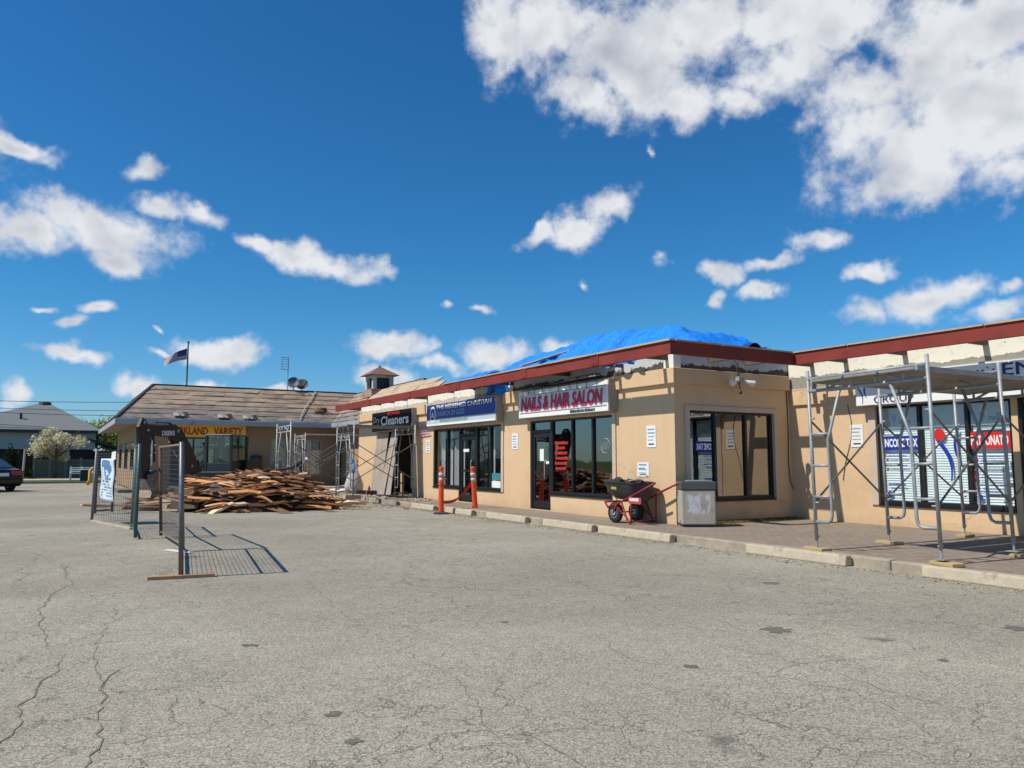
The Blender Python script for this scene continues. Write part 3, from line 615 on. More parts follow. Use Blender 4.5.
lettering('lettering', '50&PIÙ', (SX2-.004, 7.85, 2.72), 1.05, .17, '-x', M('red_letters', (.42, .05, .05), .5), sg, .0); lettering('lettering', 'ENASCO', (SX2-.004, 6.68, 2.72), 1.6, .21, '-x', NAVY, sg, .01)
MB().lathe([(.05, -.003), (.05, 0)], (SX2-.002, 8.05, 2.86), 'x', 18).build('emblem', REDV, sg)
NPB = M('faded_blue_print', (.16, .30, .48), .6); NPG = M('faded_grey_print', (.30, .32, .34), .6)
def notice(p0, p1, x, label, nm='wall_notice', blue=True):
    a, c_ = atx(*p0, x-.012), atx(*p1, x-.012); y1, y0, z1, z0 = a.y, c_.y, a.z, c_.z
    n_ = thing(nm, label, 'notice', (x, (y0+y1)/2, z0), 'small notices on the stucco wall')
    MB().box(x-.012, x-.001, y0, y1, z0, z1).build('plate', WHITE, n_, bevel=.002)
    H_ = z1-z0; W_ = y1-y0
    scribble(y1-.12*W_, z1-.2*H_, W_*.78, .03, NPB if blue else NPG, n_, x-.0125, 2, .07, .05, seed=int(p0[0]))
    scribble(y1-.15*W_, z1-.52*H_, W_*.7, .022, NPG, n_, x-.0125, 2, .07, .15, seed=int(p0[0])+1)
    MB().box(x-.014, x-.0125, y0+.2*W_, y1-.2*W_, z0+.12*H_, z0+.18*H_).build('arrow', BLACK, n_)
notice((646.4, 426), (655.9, 447.3), XF, 'tall white parking notice high on the tan wall right of the salon window')
notice((637.2, 462.6), (649, 476.8), XF, 'square pale blue notice low on the wall above the wheelbarrow')
notice((512, 433.8), (517.8, 449.3), XF, 'white notice on the narrow pier between church and salon')
notice((425.9, 440), (430.1, 452.8), XF, 'small white notice on the pier between the cleaners and the church', blue=False)
notice((850, 425), (863.6, 447), XR, 'white notice with print and a black bar left of the tax office window', blue=False)
tp = atx(421, 425, XF-.03); tb = thing('tape_scrap', 'pink and white tape tangled on the pier beside the Dry Cleaners sign', 'tape', (XF-.03, tp.y-.3, 2.1))
mt = MB()
for i in range(5):
    a0 = tp.y-.05-.1*i
    mt.add([(XF-.03, tp.y, 2.5-i*.09), (XF-.05, a0-.3, 2.47-i*.07), (XF-.05, a0-.3, 2.43-i*.07), (XF-.03, tp.y, 2.45-i*.09)], [(0, 1, 2, 3)])
mt.build('tape', M('pink_tape', (.55, .30, .42), .6), tb, thick=.003)
# ------------------------------------------------------------------ tarp and roof bits
def tarp_h(x, y, x0=XB):
    """height of the tarpaulin over the heap on the roof"""
    u = (x-x0)
    a = .50*math.exp(-((y-12.1)/2.2)**2) + .34*math.exp(-((y-14.2)/1.8)**2) + .36*math.exp(-((y-16.8)/1.8)**2)
    q = max(0.0, min(1.0, u/.9)); rise = q*q*(3-2*q)
    fall = 1-.12*max(0.0, min(1.0, (u-1.0)/2.3))
    e = max(0.0, min(1.0, (y-YC-.05)/.8)); e = e*e*(3-2*e)
    ed = max(0.0, min(1.0, (19.2-y)/1.2))
    w = .03*abs(math.sin(6.5*y+2*math.sin(2.2*x)))*math.sin(3*x)+.02*math.sin(5.1*x+2.3*y)+.018*math.sin(9*y-4*x)+.014*math.sin(17*x+3*math.sin(5*y))+.011*math.sin(23*y+6*x)+.008*math.sin(41*y+13*math.sin(3*x))
    return 3.525 + (a*rise*fall*(.30+.70*e))*ed + max(0, w+.03)*(.25+.75*min(1, q*2))*.9*ed
tr = thing('tarpaulin', 'bright blue tarpaulin draped over a heap on the flat roof corner', 'tarp', (XF+.5, 13, 3.5))
def tf(u, v):
    y = YC+.06+.05*math.sin(11*u+2)*u+v*8.1; st_ = lambda q: max(0, min(1, q))**2*(3-2*max(0, min(1, q)))
    x0 = XB+.07+.03*math.sin(7*y)+.03*math.sin(19*y)+.75*st_((14.2-y)/1.8)+.9*st_((y-17.0)/.5); x = x0+u*(XRB+.30-x0)
    return (x, y, tarp_h(x, y, x0))
MB().grid(tf, 70, 170).build('sheet', TARP, tr, smooth=True)
rr = random.Random(5)
def flap(y0, y1, x, z1, z0):
    def fn(u, v):
        y = y0+u*(y1-y0); bot = z0+(z1-z0)*(.35*abs(math.sin(5*u+y0))+.4*abs(u-.5))
        return (x+.05*math.sin(18*u+4*v)+.05*v*math.sin(9*u), y+.03*math.sin(9*v), z1+(bot-z1)*v)
    MB().grid(fn, 26, 10).build('hanging_flap', TARP, tr, smooth=True)
flap(17.2, 18.55, XF-.12, 3.49, 3.03); flap(11.9, 13.2, XF-.25, 3.46, 3.24); flap(18.9, 19.4, XF-.1, 3.46, 3.30)
for (y0, y1, zz) in ((18.4, 19.5, .12), (17.6, 18.6, .17)):
    def bl(u, v, y0=y0, y1=y1, zz=zz):
        y = y0+u*(y1-y0); return (XB+.1+v*.8, y, 3.53+zz*math.sin(math.pi*v)*abs(math.sin(2.5*math.pi*u+1))+.03*math.sin(30*u))
    MB().grid(bl, 24, 10).build('crumpled_edge', TARP, tr, smooth=True)
def bl2(u, v): return (XRB-.35+.70*u, YC+.06+.6*v, 3.66+.2*abs(math.sin(4*u+.5))*(1-.5*abs(v-.3))*(1-.7*abs(u-.45)))
MB().grid(bl2, 24, 12).build('crumpled_edge', M('navy_tarpaulin', (.012, .05, .25), .5, 0, .2, 5, .3, 20), tr, smooth=True)
bd = thing('board', 'pale timber board lying on the blue tarpaulin at the roof edge', 'board', (XB+.2, 15.2, 3.56))
MB().bar((XB+.02, 15.55, 3.58), (XB+.62, 14.15, 3.86), .14, .022).build('plank', PLATE, bd)
bd = thing('board', 'short orange scrap board on the roof edge right of the pale board', 'board', (XB+.1, 13.6, 3.54))
MB().bar((XB+.1, 13.95, 3.545), (XB+.2, 13.1, 3.56), .12, .025).build('plank', PLATE, bd)
# cut cable loops left under the beam over the salon
cb = thing('torn_flashing', 'torn metal flashing and wires hanging above the NAILS & HAIR SALON sign', 'flashing', (XF-.15, 14.7, 3.05))
mt = MB()
mt.prism([(SX+.02, 16.4, 3.075), (SX+.02, 13.6, 3.20), (SX+.02, 13.2, 3.17), (SX+.02, 16.4, 3.10)], (.03, 0, 0)); mt.build('flashing_strip', GALV, cb)
mt = MB()
for i in range(9):
    yy = 13.2+i*.36; mt.tube([(SX+.03, yy, 3.22), (SX-.05, yy+.05, 3.14), (SX-.03, yy+rr.uniform(-.05, .1), 3.0-rr.uniform(0, .1))], .008, 5)
each(mt, 'wire', BLACK, cb)
# floodlight on the side wall
fl = thing('floodlight', 'twin floodlight hanging loose by its cable from the side wall parapet', 'floodlight', (11.85, YC-.1, 2.7))
MB().tube([(11.85, YC-.03, 3.4), (11.83, YC-.1, 3.15), (11.85, YC-.12, 3.03)], .012, 6).tube([(11.92, YC-.03, 3.36), (11.90, YC-.1, 3.0)], .008, 6).tube([(11.85, YC-.12, 2.94), (11.87, YC-.13, 2.75)], .012, 6).build('cable', DKGREY, fl)
MB().box(11.78, 11.93, YC-.19, YC-.08, 2.93, 3.03).build('junction_box', GALV, fl, bevel=.01)
for s_ in (-1, 1): MB().tube([(11.855+.08*s_, YC-.13, 2.96), (11.855+.16*s_, YC-.17, 2.93), (11.855+.30*s_, YC-.22, 2.89), (11.855+.31*s_, YC-.225, 2.885)], [.02, .035, .075, .07], 12).build('lamp_head', WHITE, fl, smooth=True)
MB().lathe([(.03, -.04), (.04, 0), (.02, .03)], (11.87, YC-.13, 2.72), 'z', 10).build('sensor', DKGREY, fl)
wc = thing('wall_cable', 'thin dark cable running down the corner of the shaded side wall', 'cable', (XR-.1, YC-.01, .8))
MB().tube([(XR-.12, YC-.012, 2.82), (XR-.10, YC-.012, 2.0), (XR-.13, YC-.014, 1.3), (XR-.09, YC-.014, .9), (XR-.02, YC-.02, .74)], .009, 6).build('cable', DKGREY, wc)
wc = thing('wall_cable', 'thin cable curving down the tan wall left of the tax office notice', 'cable', (XR-.02, 9.9, .9))
MB().tube([(XR-.012, 9.75, 2.45), (XR-.012, 9.68, 2.1), (XR-.014, 9.7, 1.75), (XR-.014, 9.85, 1.3), (XR-.014, 9.92, .95)], .007, 6).build('cable', DKGREY, wc)

# ------------------------------------------------------------------ corner store
YV, YE = 37.5, 36.6
cs = thing('corner_store', 'low tan corner store with a stripped mansard roof and a yellow sign', 'building', (7, YV, 0))
b = MB(); wall(b, 'y', YV, YV+.25, 2.95, 14.0, .05, 3.0, [(4.35, 7.4, .2, 2.36), (8.75, 11.2, .60, 2.34), (12.05, 12.9, .15, 2.25)])
wall(b, 'x', 2.95, 3.2, YV+.25, 50, .05, 3.0, [(38.6, 40.6, .9, 2.2), (42, 44.4, .9, 2.2), (46, 48.4, .9, 2.2)])
b.build('wall', BRICKTAN, cs)
MB().box(12.2, 12.4, 29.25, YV, .05, 3.0).build('wall', BRICKTAN, cs)
FAS = M('grey_blue_fascia', (.34, .37, .41), .5, 0, .1, 2, dirt=(.25, .25, .26), dscale=1.5)
b = MB(); b.box(2.05, 11.6, YE-.03, YE, 2.90, 3.12); b.box(2.02, 2.05, YE-.03, 52, 2.90, 3.12); b.build('fascia', FAS, cs)
b = MB(); b.box(11.37, 11.40, 29.85, YE-.03, 2.93, 3.12); b.build('fascia', FAS, cs)
MB().box(2.06, 13.9, YE+.001, YV+.0, 2.94, 2.97).box(2.06, 2.95, YV+.0, 51.9, 2.94, 2.97).box(11.41, 12.2, 29.9, YE, 2.94, 2.97).build('soffit', M('soffit_board', (.30, .26, .22), .8), cs)
def mansard(rows, f, mat, name, seed, lift=.05):
    rg_ = random.Random(seed); mb = MB()
    for i in range(rows):
        q0, q1 = i/rows, (i+1)/rows
        n = 14
        for k in range(n):
            u0, u1 = k/n, (k+1)/n; l0 = lift*rg_.uniform(.5, 1.2); g = 0
            A, B, C_, D_ = f(u0, q0, l0), f(u1, q0, l0), f(u1, q1+.02, g+.004), f(u0, q1+.02, g+.004)
            A0, B0 = f(u0, q0, 0), f(u1, q0, 0)
            mb.add([A, B, C_, D_, A0, B0], [(0, 1, 2, 3), (4, 5, 1, 0)])
    return mb.build(name, mat, cs)
def shingle():
    m, t, out = newmat('weathered_roof_boards'); v = t.add('ShaderNodeTexCoord').outputs['Object']; g = t.add('ShaderNodeNewGeometry').outputs['Random Per Island']; z = t.add('ShaderNodeSeparateXYZ', ins={0: v}).outputs[2]
    n = t.noise(t.vmath('MULTIPLY', v, (1.4, 1.4, 9)), 1.0, 6, .65); k = t.sstep(t.math('ADD', z, t.math('MULTIPLY', n, .7)), 3.75, 4.25)
    c = t.mixc(k, (.23, .20, .175), (.38, .28, .20)); pn = t.noise(t.vmath('MULTIPLY', v, (.8, .8, 3.5)), 1.3, 6, .7); c = t.mixc(t.math('MULTIPLY', t.sstep(n, .48, .62), .65), c, (.12, .08, .06)); c = t.mixc(t.math('MULTIPLY', t.sstep(pn, .54, .62), .5), c, (.50, .38, .27))
    f = t.math('MULTIPLY_ADD', g, .2, .9); c = t.mul(c, t.add('ShaderNodeCombineColor', ins={0: f, 1: f, 2: f}).outputs[0]); finish(t, out, c, .85, 0, n, .01, .6, .2); return m
SHG = shingle(); ZE, ZR = 3.13, 4.78; YR = 38.5
def f_front(u, q, l): 
    xl = 2.05+q*1.55; xr = 11.40+q*1.9; return (xl+u*(xr-xl), YE+q*(YR-YE)-l*.66, ZE+q*(ZR-ZE)+l*.75)
def f_left(u, q, l): 
    ya = YE+q*(YR-YE); yb = 52-q*1.9; return (2.05+q*1.55-l*.7, yb+u*(ya-yb), ZE+q*(ZR-ZE)+l*.7)
def f_conn(u, q, l):
    yb = YE+q*(YR-YE); ya = 29.9; return (11.40+q*1.9-l*.66, yb+u*(ya-yb), ZE+q*(ZR-ZE)+l*.75)
mansard(7, f_front, SHG, 'roof', 1, .04); mansard(7, f_left, SHG, 'roof', 2); mansard(7, f_conn, SHG, 'roof', 3)
MB().box(3.58, 24, YR-.04, YR+.06, ZR-.02, ZR+.05).box(3.55, 3.65, YR+.06, 50.2, ZR-.02, ZR+.04).box(3.65, 24, YR+.06, 50, ZR-.12, ZR-.06).box(13.28, 13.4, 29.9, YR-.05, ZR-.02, ZR+.04).build('roof_ridge', M('dark_ridge', (.05, .04, .036), .85), cs)
hp = MB(); hp.bar((2.03, YE-.02, ZE+.02), (3.6, YR, ZR+.02), .12, .06); hp.build('hip_cap', M('dark_ridge', (.05, .04, .036), .85), cs)
# torn felt scraps on the lower roof
for i, (u, q) in enumerate(((.25, .1), (.45, .08), (.57, .07), (.88, .35))):
    mb = MB()
    for j in range(5):
        a = Vector(f_front(u+.006*j, q+.02*((j*7) % 3), .09)); mb.obox(a, (.5-.05*j, .25, .02), Matrix.Rotation(.6*j, 3, 'Z') @ Matrix.Rotation(R(35+5*j), 3, 'X'))
    mb.build('torn_felt', M('curled_felt', (.42, .40, .36), .9) if i < 3 else M('torn_sheathing', (.22, .13, .06), .9), cs)
# lantern turret on the roof
cx, cy = 13.05, 34.6
MB().box(cx-.62, cx+.62, cy-.62, cy+.62, 4.3, 4.66).build('turret_base', SHG, cs)
tb_ = MB()
for sx_ in (-1, 1):
    for sy_ in (-1, 1): tb_.box(cx+sx_*.42-.09, cx+sx_*.42+.09, cy+sy_*.42-.09, cy+sy_*.42+.09, 4.66, 5.30)
tb_.box(cx-.5, cx+.5, cy-.5, cy+.5, 5.22, 5.33); tu = tb_.build('turret', M('grey_white_trim', (.50, .48, .47), .7), cs)
lv = MB()
for k in range(7): lv.box(cx-.36, cx+.36, cy-.37, cy+.37, 4.68+k*.078, 4.73+k*.078)
lv.box(cx-.33, cx+.33, cy-.33, cy+.33, 4.66, 5.24); lv.build('louvre', DKGREY, tu)
rp = MB(); rp.add([(cx-.74, cy-.74, 5.33), (cx+.74, cy-.74, 5.33), (cx+.74, cy+.74, 5.33), (cx-.74, cy+.74, 5.33), (cx-.1, cy-.1, 5.74), (cx+.1, cy-.1, 5.74), (cx+.1, cy+.1, 5.74), (cx-.1, cy+.1, 5.74)], [(3,2,1,0),(4,5,6,7),(0,1,5,4),(1,2,6,5),(2,3,7,6),(3,0,4,7)])
rp.lathe([(.09, 5.74), (.07, 5.8), (.02, 5.86)], (cx, cy, 0), 'z', 8); rp.build('turret_roof', M('brown_shingle', (.20, .11, .075), .85, var=.3, scale=8), cs)
# glazing
def win_y(x0, x1, z0, z1, mull, lab, fm, gm): return window(cs, '-y', x0, x1, z0, z1, YV, mull, lab, trim=False, fmat=fm, gmat=gm)
win_y(4.35, 7.4, .2, 2.36, (5.3, 6.35), 'dark shopfront glazing of the corner store', BLACK, GLASSD)
wv_ = win_y(8.75, 11.2, .60, 2.34, (9.55, 10.4), 'pale framed window with greenish blinds right of the yellow sign', M('pale_frame', (.45, .42, .38), .6), glass('bright_reflecting_glass', (.86, .9, .9), 1.6, .22))
for i, (x0, x1) in enumerate(((8.82, 9.5), (9.6, 10.35), (10.45, 11.13))): MB().grid(lambda u, v: (x0+u*(x1-x0), YV+.2+.012*math.sin(60*u), .66+v*1.62), 40, 1).build('blind', M('green_grey_blind', (.70, .78, .66), .8, 0, .12, 2), wv_)
MB().box(12.05, 12.9, YV+.1, YV+.15, .15, 2.25).build('door', BLACK, cs)
for (y0, y1) in ((38.6, 40.6), (42, 44.4), (46, 48.4)): 
    ww = MB().box(2.98, 3.04, y0, y1, .9, 2.2).build('window', BLACK, cs); MB().box(2.96, 2.979, y0+.08, y1-.08, .98, 2.12).build('pane', GLASSD, ww)
MB().box(3.25, 14, YV+2.5, YV+2.6, .1, 2.9).box(3.25, 14, YV+.3, YV+2.5, .05, .1).build('interior', INT, cs)
vs_ = thing('shop_sign', 'yellow sign with red letters PARKLAND VARIETY under the eave of the corner store', 'sign', (5.6, YV-.1, 2.4))
YEL = M('yellow_sign_face', (.95, .62, .06), .5, 0, .08, 1.5)
MB().box(4.15, 7.54, YV-.12, YV-.002, 2.40, 2.93).build('sign_box', YEL, vs_, bevel=.006)
lettering('lettering', 'PARKLAND', (4.30, YV-.122, 2.49), 1.57, .35, '-y', M('dark_red_letters', (.45, .03, .02), .5), vs_, .03); lettering('lettering', 'VARIETY', (6.12, YV-.122, 2.49), 1.28, .35, '-y', MATS['dark_red_letters'], vs_, .03)
ys2 = thing('shop_sign', 'small plain yellow sign at the left end of the corner store wall', 'sign', (3.3, YV-.1, 2.5)); MB().box(3.0, 3.55, YV-.09, YV-.002, 2.42, 2.88).build('sign_box', YEL, ys2, bevel=.006)
# roof top things
def dish(loc, label):
    dr = thing('satellite_dish', label, 'satellite dish', loc, 'satellite dishes on the roof ridge'); L = Vector(loc)
    nrm = Vector((-.35, -.85, .38)).normalized(); q = nrm.to_track_quat('Z', 'Y').to_matrix().to_4x4(); mb = MB()
    mb.lathe([(.001, 0), (.10, .008), (.20, .03), (.29, .065), (.30, .06), (.2, .015), (.1, -.008), (.001, -.015)], (0, 0, 0), 'z', 24).xf(Matrix.Translation(L+Vector((0, 0, .42))) @ q)
    mb.build('reflector', M('dish_grey', (.10, .11, .12), .5), dr, smooth=True)
    MB().tube([L, L+Vector((0, .05, .25)), L+Vector((0, .04, .42))], .025).build('mast', GALV, dr)
    c0 = L+Vector((0, 0, .42)); MB().tube([c0-nrm*.0+Vector((0, 0, -.28)), c0+nrm*.34+Vector((0, 0, -.12))], .012).obox(c0+nrm*.36+Vector((0, 0, -.1)), (.06, .09, .06), q).build('receiver_arm', DKGREY, dr)
dish((10.02, YR+.1, ZR), 'larger grey satellite dish on the ridge, with a cable running down the roof below it')
dish((10.46, YR+.15, ZR-.06), 'smaller looking satellite dish on the ridge, right of its twin')
rc = thing('roof_cable', 'pale cable running down the stripped roof from the satellite dishes', 'cable', (10.1, YE, ZE))
MB().tube([f_front(.775, .99, .1), f_front(.79, .7, .1), f_front(.80, .4, .1), f_front(.825, .05, .1)], .022, 6).build('cable', M('pale_cable', (.55, .48, .38), .6), rc)
an = thing('tv_antenna', 'thin television aerial mast on the roof ridge', 'aerial', (9.75, YR+.2, ZR)); ax_ = Vector((9.75, YR+.2, ZR))
MB().tube([ax_, ax_+Vector((0, 0, 1.75))], .022, 6).build('mast', GALV, an); mb = MB()
mb.tube([ax_+Vector((-.3, 0, 1.1)), ax_+Vector((-.3, 0, 1.7))], .012, 5); 
for k in range(6): mb.tube([ax_+Vector((-.42, 0, 1.1+.12*k)), ax_+Vector((.05, 0, 1.1+.12*k))], .009, 5)
for dz in (1.05, 1.65): mb.tube([ax_+Vector((0, 0, dz)), ax_+Vector((-.35, 0, dz+.04))], .01, 5)
mb.build('element', GALV, an)
fp0 = aty(183, 470, 58); fp = thing('flagpole', 'tall grey flagpole standing behind the corner store', 'flagpole', (fp0.x, 58, 0))
zt = aty(183, 343, 58).z; MB().tube([(fp0.x, 58, 0), (fp0.x-.0, 58, zt)], [.09, .05], 8).lathe([(.02, zt), (.09, zt+.06), (.09, zt+.12), (.02, zt+.18)], (fp0.x, 58, 0)).build('pole', M('flagpole_grey', (.16, .18, .2), .5, .3), fp)
fg = thing('flag', 'blue, red and white flag streaming to the left from the flagpole', 'flag', (fp0.x, 58, zt-1))
FLM, t, out = newmat('flag_cloth'); v = t.add('ShaderNodeTexCoord').outputs['UV']; su = t.add('ShaderNodeSeparateXYZ', ins={0: v})
stp = t.math('GREATER_THAN', t.math('FRACT', t.math('MULTIPLY', su.outputs[1], 4.5)), .5); ca = t.math('MULTIPLY', t.math('LESS_THAN', su.outputs[0], .42), t.math('GREATER_THAN', su.outputs[1], .45))
finish(t, out, t.mixc(ca, t.mixc(stp, (.60, .60, .64), (.36, .16, .20)), (.05, .06, .18)), .8)
fm_ = MB().grid(lambda u, v: (fp0.x-.06-u*1.45, 58+.14*math.sin(6*u+2*v)*u, zt-.35-(1-v)*.8-u*(.75-.3*(1-v))+.1*math.sin(5*u)*u), 24, 12); fo = fm_.build('cloth', FLM, fg, smooth=True, recalc=False)
uvl = fo.data.uv_layers.new(name='UVMap')
for lp in fo.data.loops: i = lp.vertex_index; uvl.data[lp.index].uv = ((i % 25)/24, (i//25)/12)
# ------------------------------------------------------------------ scaffolds
def frame(parent, x, ya, yb, zb, zt):
    """walk-through scaffold end frame in the plane x, posts at ya and yb, arched inner tubes, rungs, screw jack feet"""
    fr = MB(); r = .024; s = 1 if yb > ya else -1
    for y in (ya, yb): fr.tube([(x, y, zb+.12), (x, y, zt+.12)], r)
    fr.tube([(x, ya, zt), (x, yb, zt)], r).tube([(x, ya, zt-.17), (x, yb, zt-.17)], r)
    W_ = abs(yb-ya)
    for k in (.18, .4, .6, .82): fr.tube([(x, ya+s*W_*k, zt-.17), (x, ya+s*W_*k, zt)], r*.9, 6)
    fr.tube([(x, ya+s*W_*.18, zt-.17), (x, ya+s*W_*.40, zt)], r*.8, 6).tube([(x, ya+s*W_*.82, zt-.17), (x, ya+s*W_*.60, zt)], r*.8, 6)
    for (y, d_) in ((ya, s), (yb, -s)):
        i_ = y+d_*.27
        fr.tube([(x, y, zb+.36), (x, y+d_*.2, zb+.36), (x, i_-d_*.02, zb+.39), (x, i_, zb+.46), (x, i_, zt-.85), (x, y+d_*.5, zt-.17)], r*.9)
        for z in (zb+.7, zb+1.12, zb+1.55): fr.tube([(x, y, z), (x, i_, z)], r*.85, 6)
        for z in (zb+.62, zt-.55): fr.tube([(x, y, z), (x+.0, y+d_*.07, z)], r*.6, 6)
    o = fr.build('frame', GALV, parent, smooth=True)
    for y in (ya, yb):
        j = MB(); j.tube([(x, y, zb+.015), (x, y, zb+.3)], .015, 8); j.box(x-.07, x+.07, y-.07, y+.07, zb, zb+.012); j.tube([(x-.05, y, zb+.16), (x+.05, y, zb+.16)], .012, 6); j.build('base_jack', GALV, o)
    return o
def braces(parent, x0, x1, y, z0, z1):
    for (a, c_) in ((z0, z1), (z1, z0)): MB().tube([(x0, y, a), (x1, y, c_)], .014, 6).build('cross_brace', M('dull_brace_steel', (.20, .19, .18), .5, .6, .25, 8), parent)
DECK = M('worn_scaffold_deck', (.25, .235, .215), .75, .1, .25, 5, .2, 40)
sc1 = thing('scaffold', 'three frame galvanised scaffold with a plank deck in front of the tax office', 'scaffold', (10.6, 6.1, .125))
ZS = .17; ya, yb = 5.33, 7.05; sc1.rotation_euler.x = R(-1.2)
for x in (8.98, 10.58, 12.55): frame(sc1, x, ya, yb, ZS, 2.49)
for y in (ya, yb):
    braces(sc1, 8.98, 10.58, y, ZS+.62, 1.92); braces(sc1, 10.58, 12.55, y, ZS+.62, 1.92)
for i in range(3):
    y0 = 5.42+i*.5; MB().box(8.85, 12.75, y0, y0+.47, 2.425, 2.46).build('deck_plank', DECK, sc1, bevel=.008)
for y in (5.4, 6.9): MB().box(8.86, 12.74, y-.02, y+.02, 2.415, 2.475).build('deck_rail', GALV, sc1, bevel=.004)
BLK = woodmat('timber_block', (.52, .36, .16), (.42, .30, .15))
def sole(x, y, label, rz=.1):
    t_ = thing('timber_block', label, 'block', (x, y, .126), 'timber blocks under scaffold feet'); t_.rotation_euler.z = rz
    OFF[t_.name] = Vector(); MB().box(-.17, .17, -.09, .09, 0, .042).build('block', BLK, t_, bevel=.006)
sole(8.98, 7.05, 'yellowish timber block at the kerb under the left front scaffold post', 1.45); sole(8.98, 5.27, 'grey timber block at the kerb under the nearest scaffold post', 1.3)
sole(10.58, 7.05, 'yellowish timber block under the middle scaffold post, below INCOME TAX', 1.5); sole(12.55, 7.05, 'yellowish timber block close to the wall under the rear scaffold post', .2); sole(10.58, 5.27, 'timber block at the right edge of the photo under a scaffold post', .3); sole(12.55, 5.27, 'timber block under the rear right scaffold post beside the dark door', .3)
sc2 = thing('scaffold', 'distant three frame scaffold in front of the Dry Cleaners shop', 'scaffold', (8, 23.9, .1)); ya, yb = 23.07, 24.75
for x in (5.95, 7.9, 9.95): frame(sc2, x, ya, yb, .06, 2.37)
for y in (ya, yb): braces(sc2, 5.95, 7.9, y, .7, 1.9); braces(sc2, 7.9, 9.95, y, .7, 1.9)
for i in range(3): MB().box(7.7, 10.1, 23.15+i*.5, 23.6+i*.5, 2.40, 2.45).build('deck_plank', DECK, sc2)
sc3 = thing('scaffold', 'low scaffold with a long ledger pipe against the corner store window', 'scaffold', (10.3, 34.4, .1)); ya, yb = 33.6, 35.3
for x in (9.3, 11.3): frame(sc3, x, ya, yb, .13, 2.42)
for y in (ya, yb): braces(sc3, 9.3, 11.3, y, .7, 1.9)
MB().tube([(9.3, 33.55, 2.46), (12.0, 33.55, 2.46)], .03).build('ledger', GALV, sc3)

# ------------------------------------------------------------------ kerb side things
WS = 'concrete parking stops along the kerb'
def stop(py0, py1, label, mat=CONC):
    y0, y1 = sorted((py0, py1)); x0 = 8.70; h = .135
    t_ = thing('parking_stop', label, 'parking stop', (x0+.08, (y0+y1)/2, 0), WS)
    mb = MB(); mb.prism([(x0, y0, 0), (x0+.15, y0, 0), (x0+.135, y0, h), (x0+.02, y0, h)], (0, y1-y0, 0)); mb.build('body', mat, t_, bevel=.018)
def yy(px, py): return atz(px, py).y
stop(5.42, 3.4, 'pale concrete parking stop at the right edge of the kerb by the near scaffold post')
stop(8.08, 6.42, 'long pale parking stop with a broken dark end, below the left scaffold post')
stop(11.65, 9.7, 'pale parking stop in front of the graffitied bin')
stop(13.55, 11.85, 'pale parking stop in front of the wheelbarrow')
stop(16.0, 14.25, 'parking stop in front of the salon door')
stop(18.2, 16.75, 'short parking stop between the two orange posts')
stop(20.4, 18.95, 'parking stop left of the orange posts in front of the church', CONC)
stop(23.6, 21.6, 'farthest parking stop beside the debris near the cleaners', CONCD)
def chunk(nm, px, py, z, r, mat, label, cat='rubble', grp=None, sq=.6, par=None):
    p = atz(px, py, z); t_ = thing(nm, label, cat, p, grp); rg_ = random.Random(int(px*7+py)); bm = bmesh.new(); bmesh.ops.create_icosphere(bm, subdivisions=2, radius=r)
    for v in bm.verts: v.co = Vector((v.co.x*1.2, v.co.y, v.co.z*sq))*rg_.uniform(.8, 1.15)
    mb = MB(); mb.add([v.co+p+Vector((0, 0, r*sq*.8)) for v in bm.verts], [[v.index for v in f.verts] for f in bm.faces]); bm.free(); mb.build('chunk', mat, t_); return t_
# delineators and tape
ORG = M('orange_plastic', (.72, .085, .012), .5, 0, .1, 3); REFL = M('grey_reflective_band', (.48, .46, .43), .4)
def delin(p, lean, label):
    t_ = thing('delineator_post', label, 'traffic post', p, 'orange delineator posts'); OFF[t_.name] = Vector(); t_.rotation_euler = lean
    MB().lathe([(.21, 0), (.21, .03), (.14, .045), (.07, .06)], n=8).build('rubber_base', DKGREY, t_)
    MB().lathe([(.072, .045), (.066, .55), (.060, 1.02), (.064, 1.03), (.064, 1.05), (.045, 1.06), (.045, 1.09), (.058, 1.11), (.058, 1.17), (.03, 1.19)], n=18).build('post', ORG, t_, smooth=False)
    for z in (.80, .93): MB().lathe([(.0655, z), (.0645, z+.10)], n=18).build('reflective_band', REFL, t_, smooth=True)
    return t_
dp1, dp2 = atz(441, 514), atz(475.5, 513, .0)
delin(dp1, (0, 0, 0), 'left orange delineator post standing upright on a dark base'); delin(dp2, (R(1.0), R(-5), 0), 'right orange delineator post leaning to the left')
tp_ = thing('barrier_tape', 'red barrier tape slung low between the two orange posts', 'tape', (dp1+dp2)/2)
def tpf(u, v):
    a = dp1+Vector((0, 0, .30)); c_ = dp2+Vector((-.06, -.0, .84)); q = a.lerp(c_, u); q.z -= .20*math.sin(math.pi*u)*1.0; q.z += (v-.5)*.075; q.x += .02*math.sin(9*u+3*v); return q
MB().grid(tpf, 20, 2).build('tape', M('red_tape', (.62, .03, .02), .5), tp_, thick=.004)
tw = MB()
for i in range(4): 
    for k in range(12):
        q0, q1 = 2*math.pi*k/12, 2*math.pi*(k+1)/12; z = .74+.06*i
        tw.tube([dp1+Vector((.075*math.cos(q0)+.03*i*.3, .075*math.sin(q0), z+.02*math.sin(q0))), dp1+Vector((.075*math.cos(q1)+.03*i*.3, .075*math.sin(q1), z+.02*math.sin(q1)))], .012, 5)
tw.build('tape_coil', M('red_tape', (.62, .03, .02), .5), tp_)
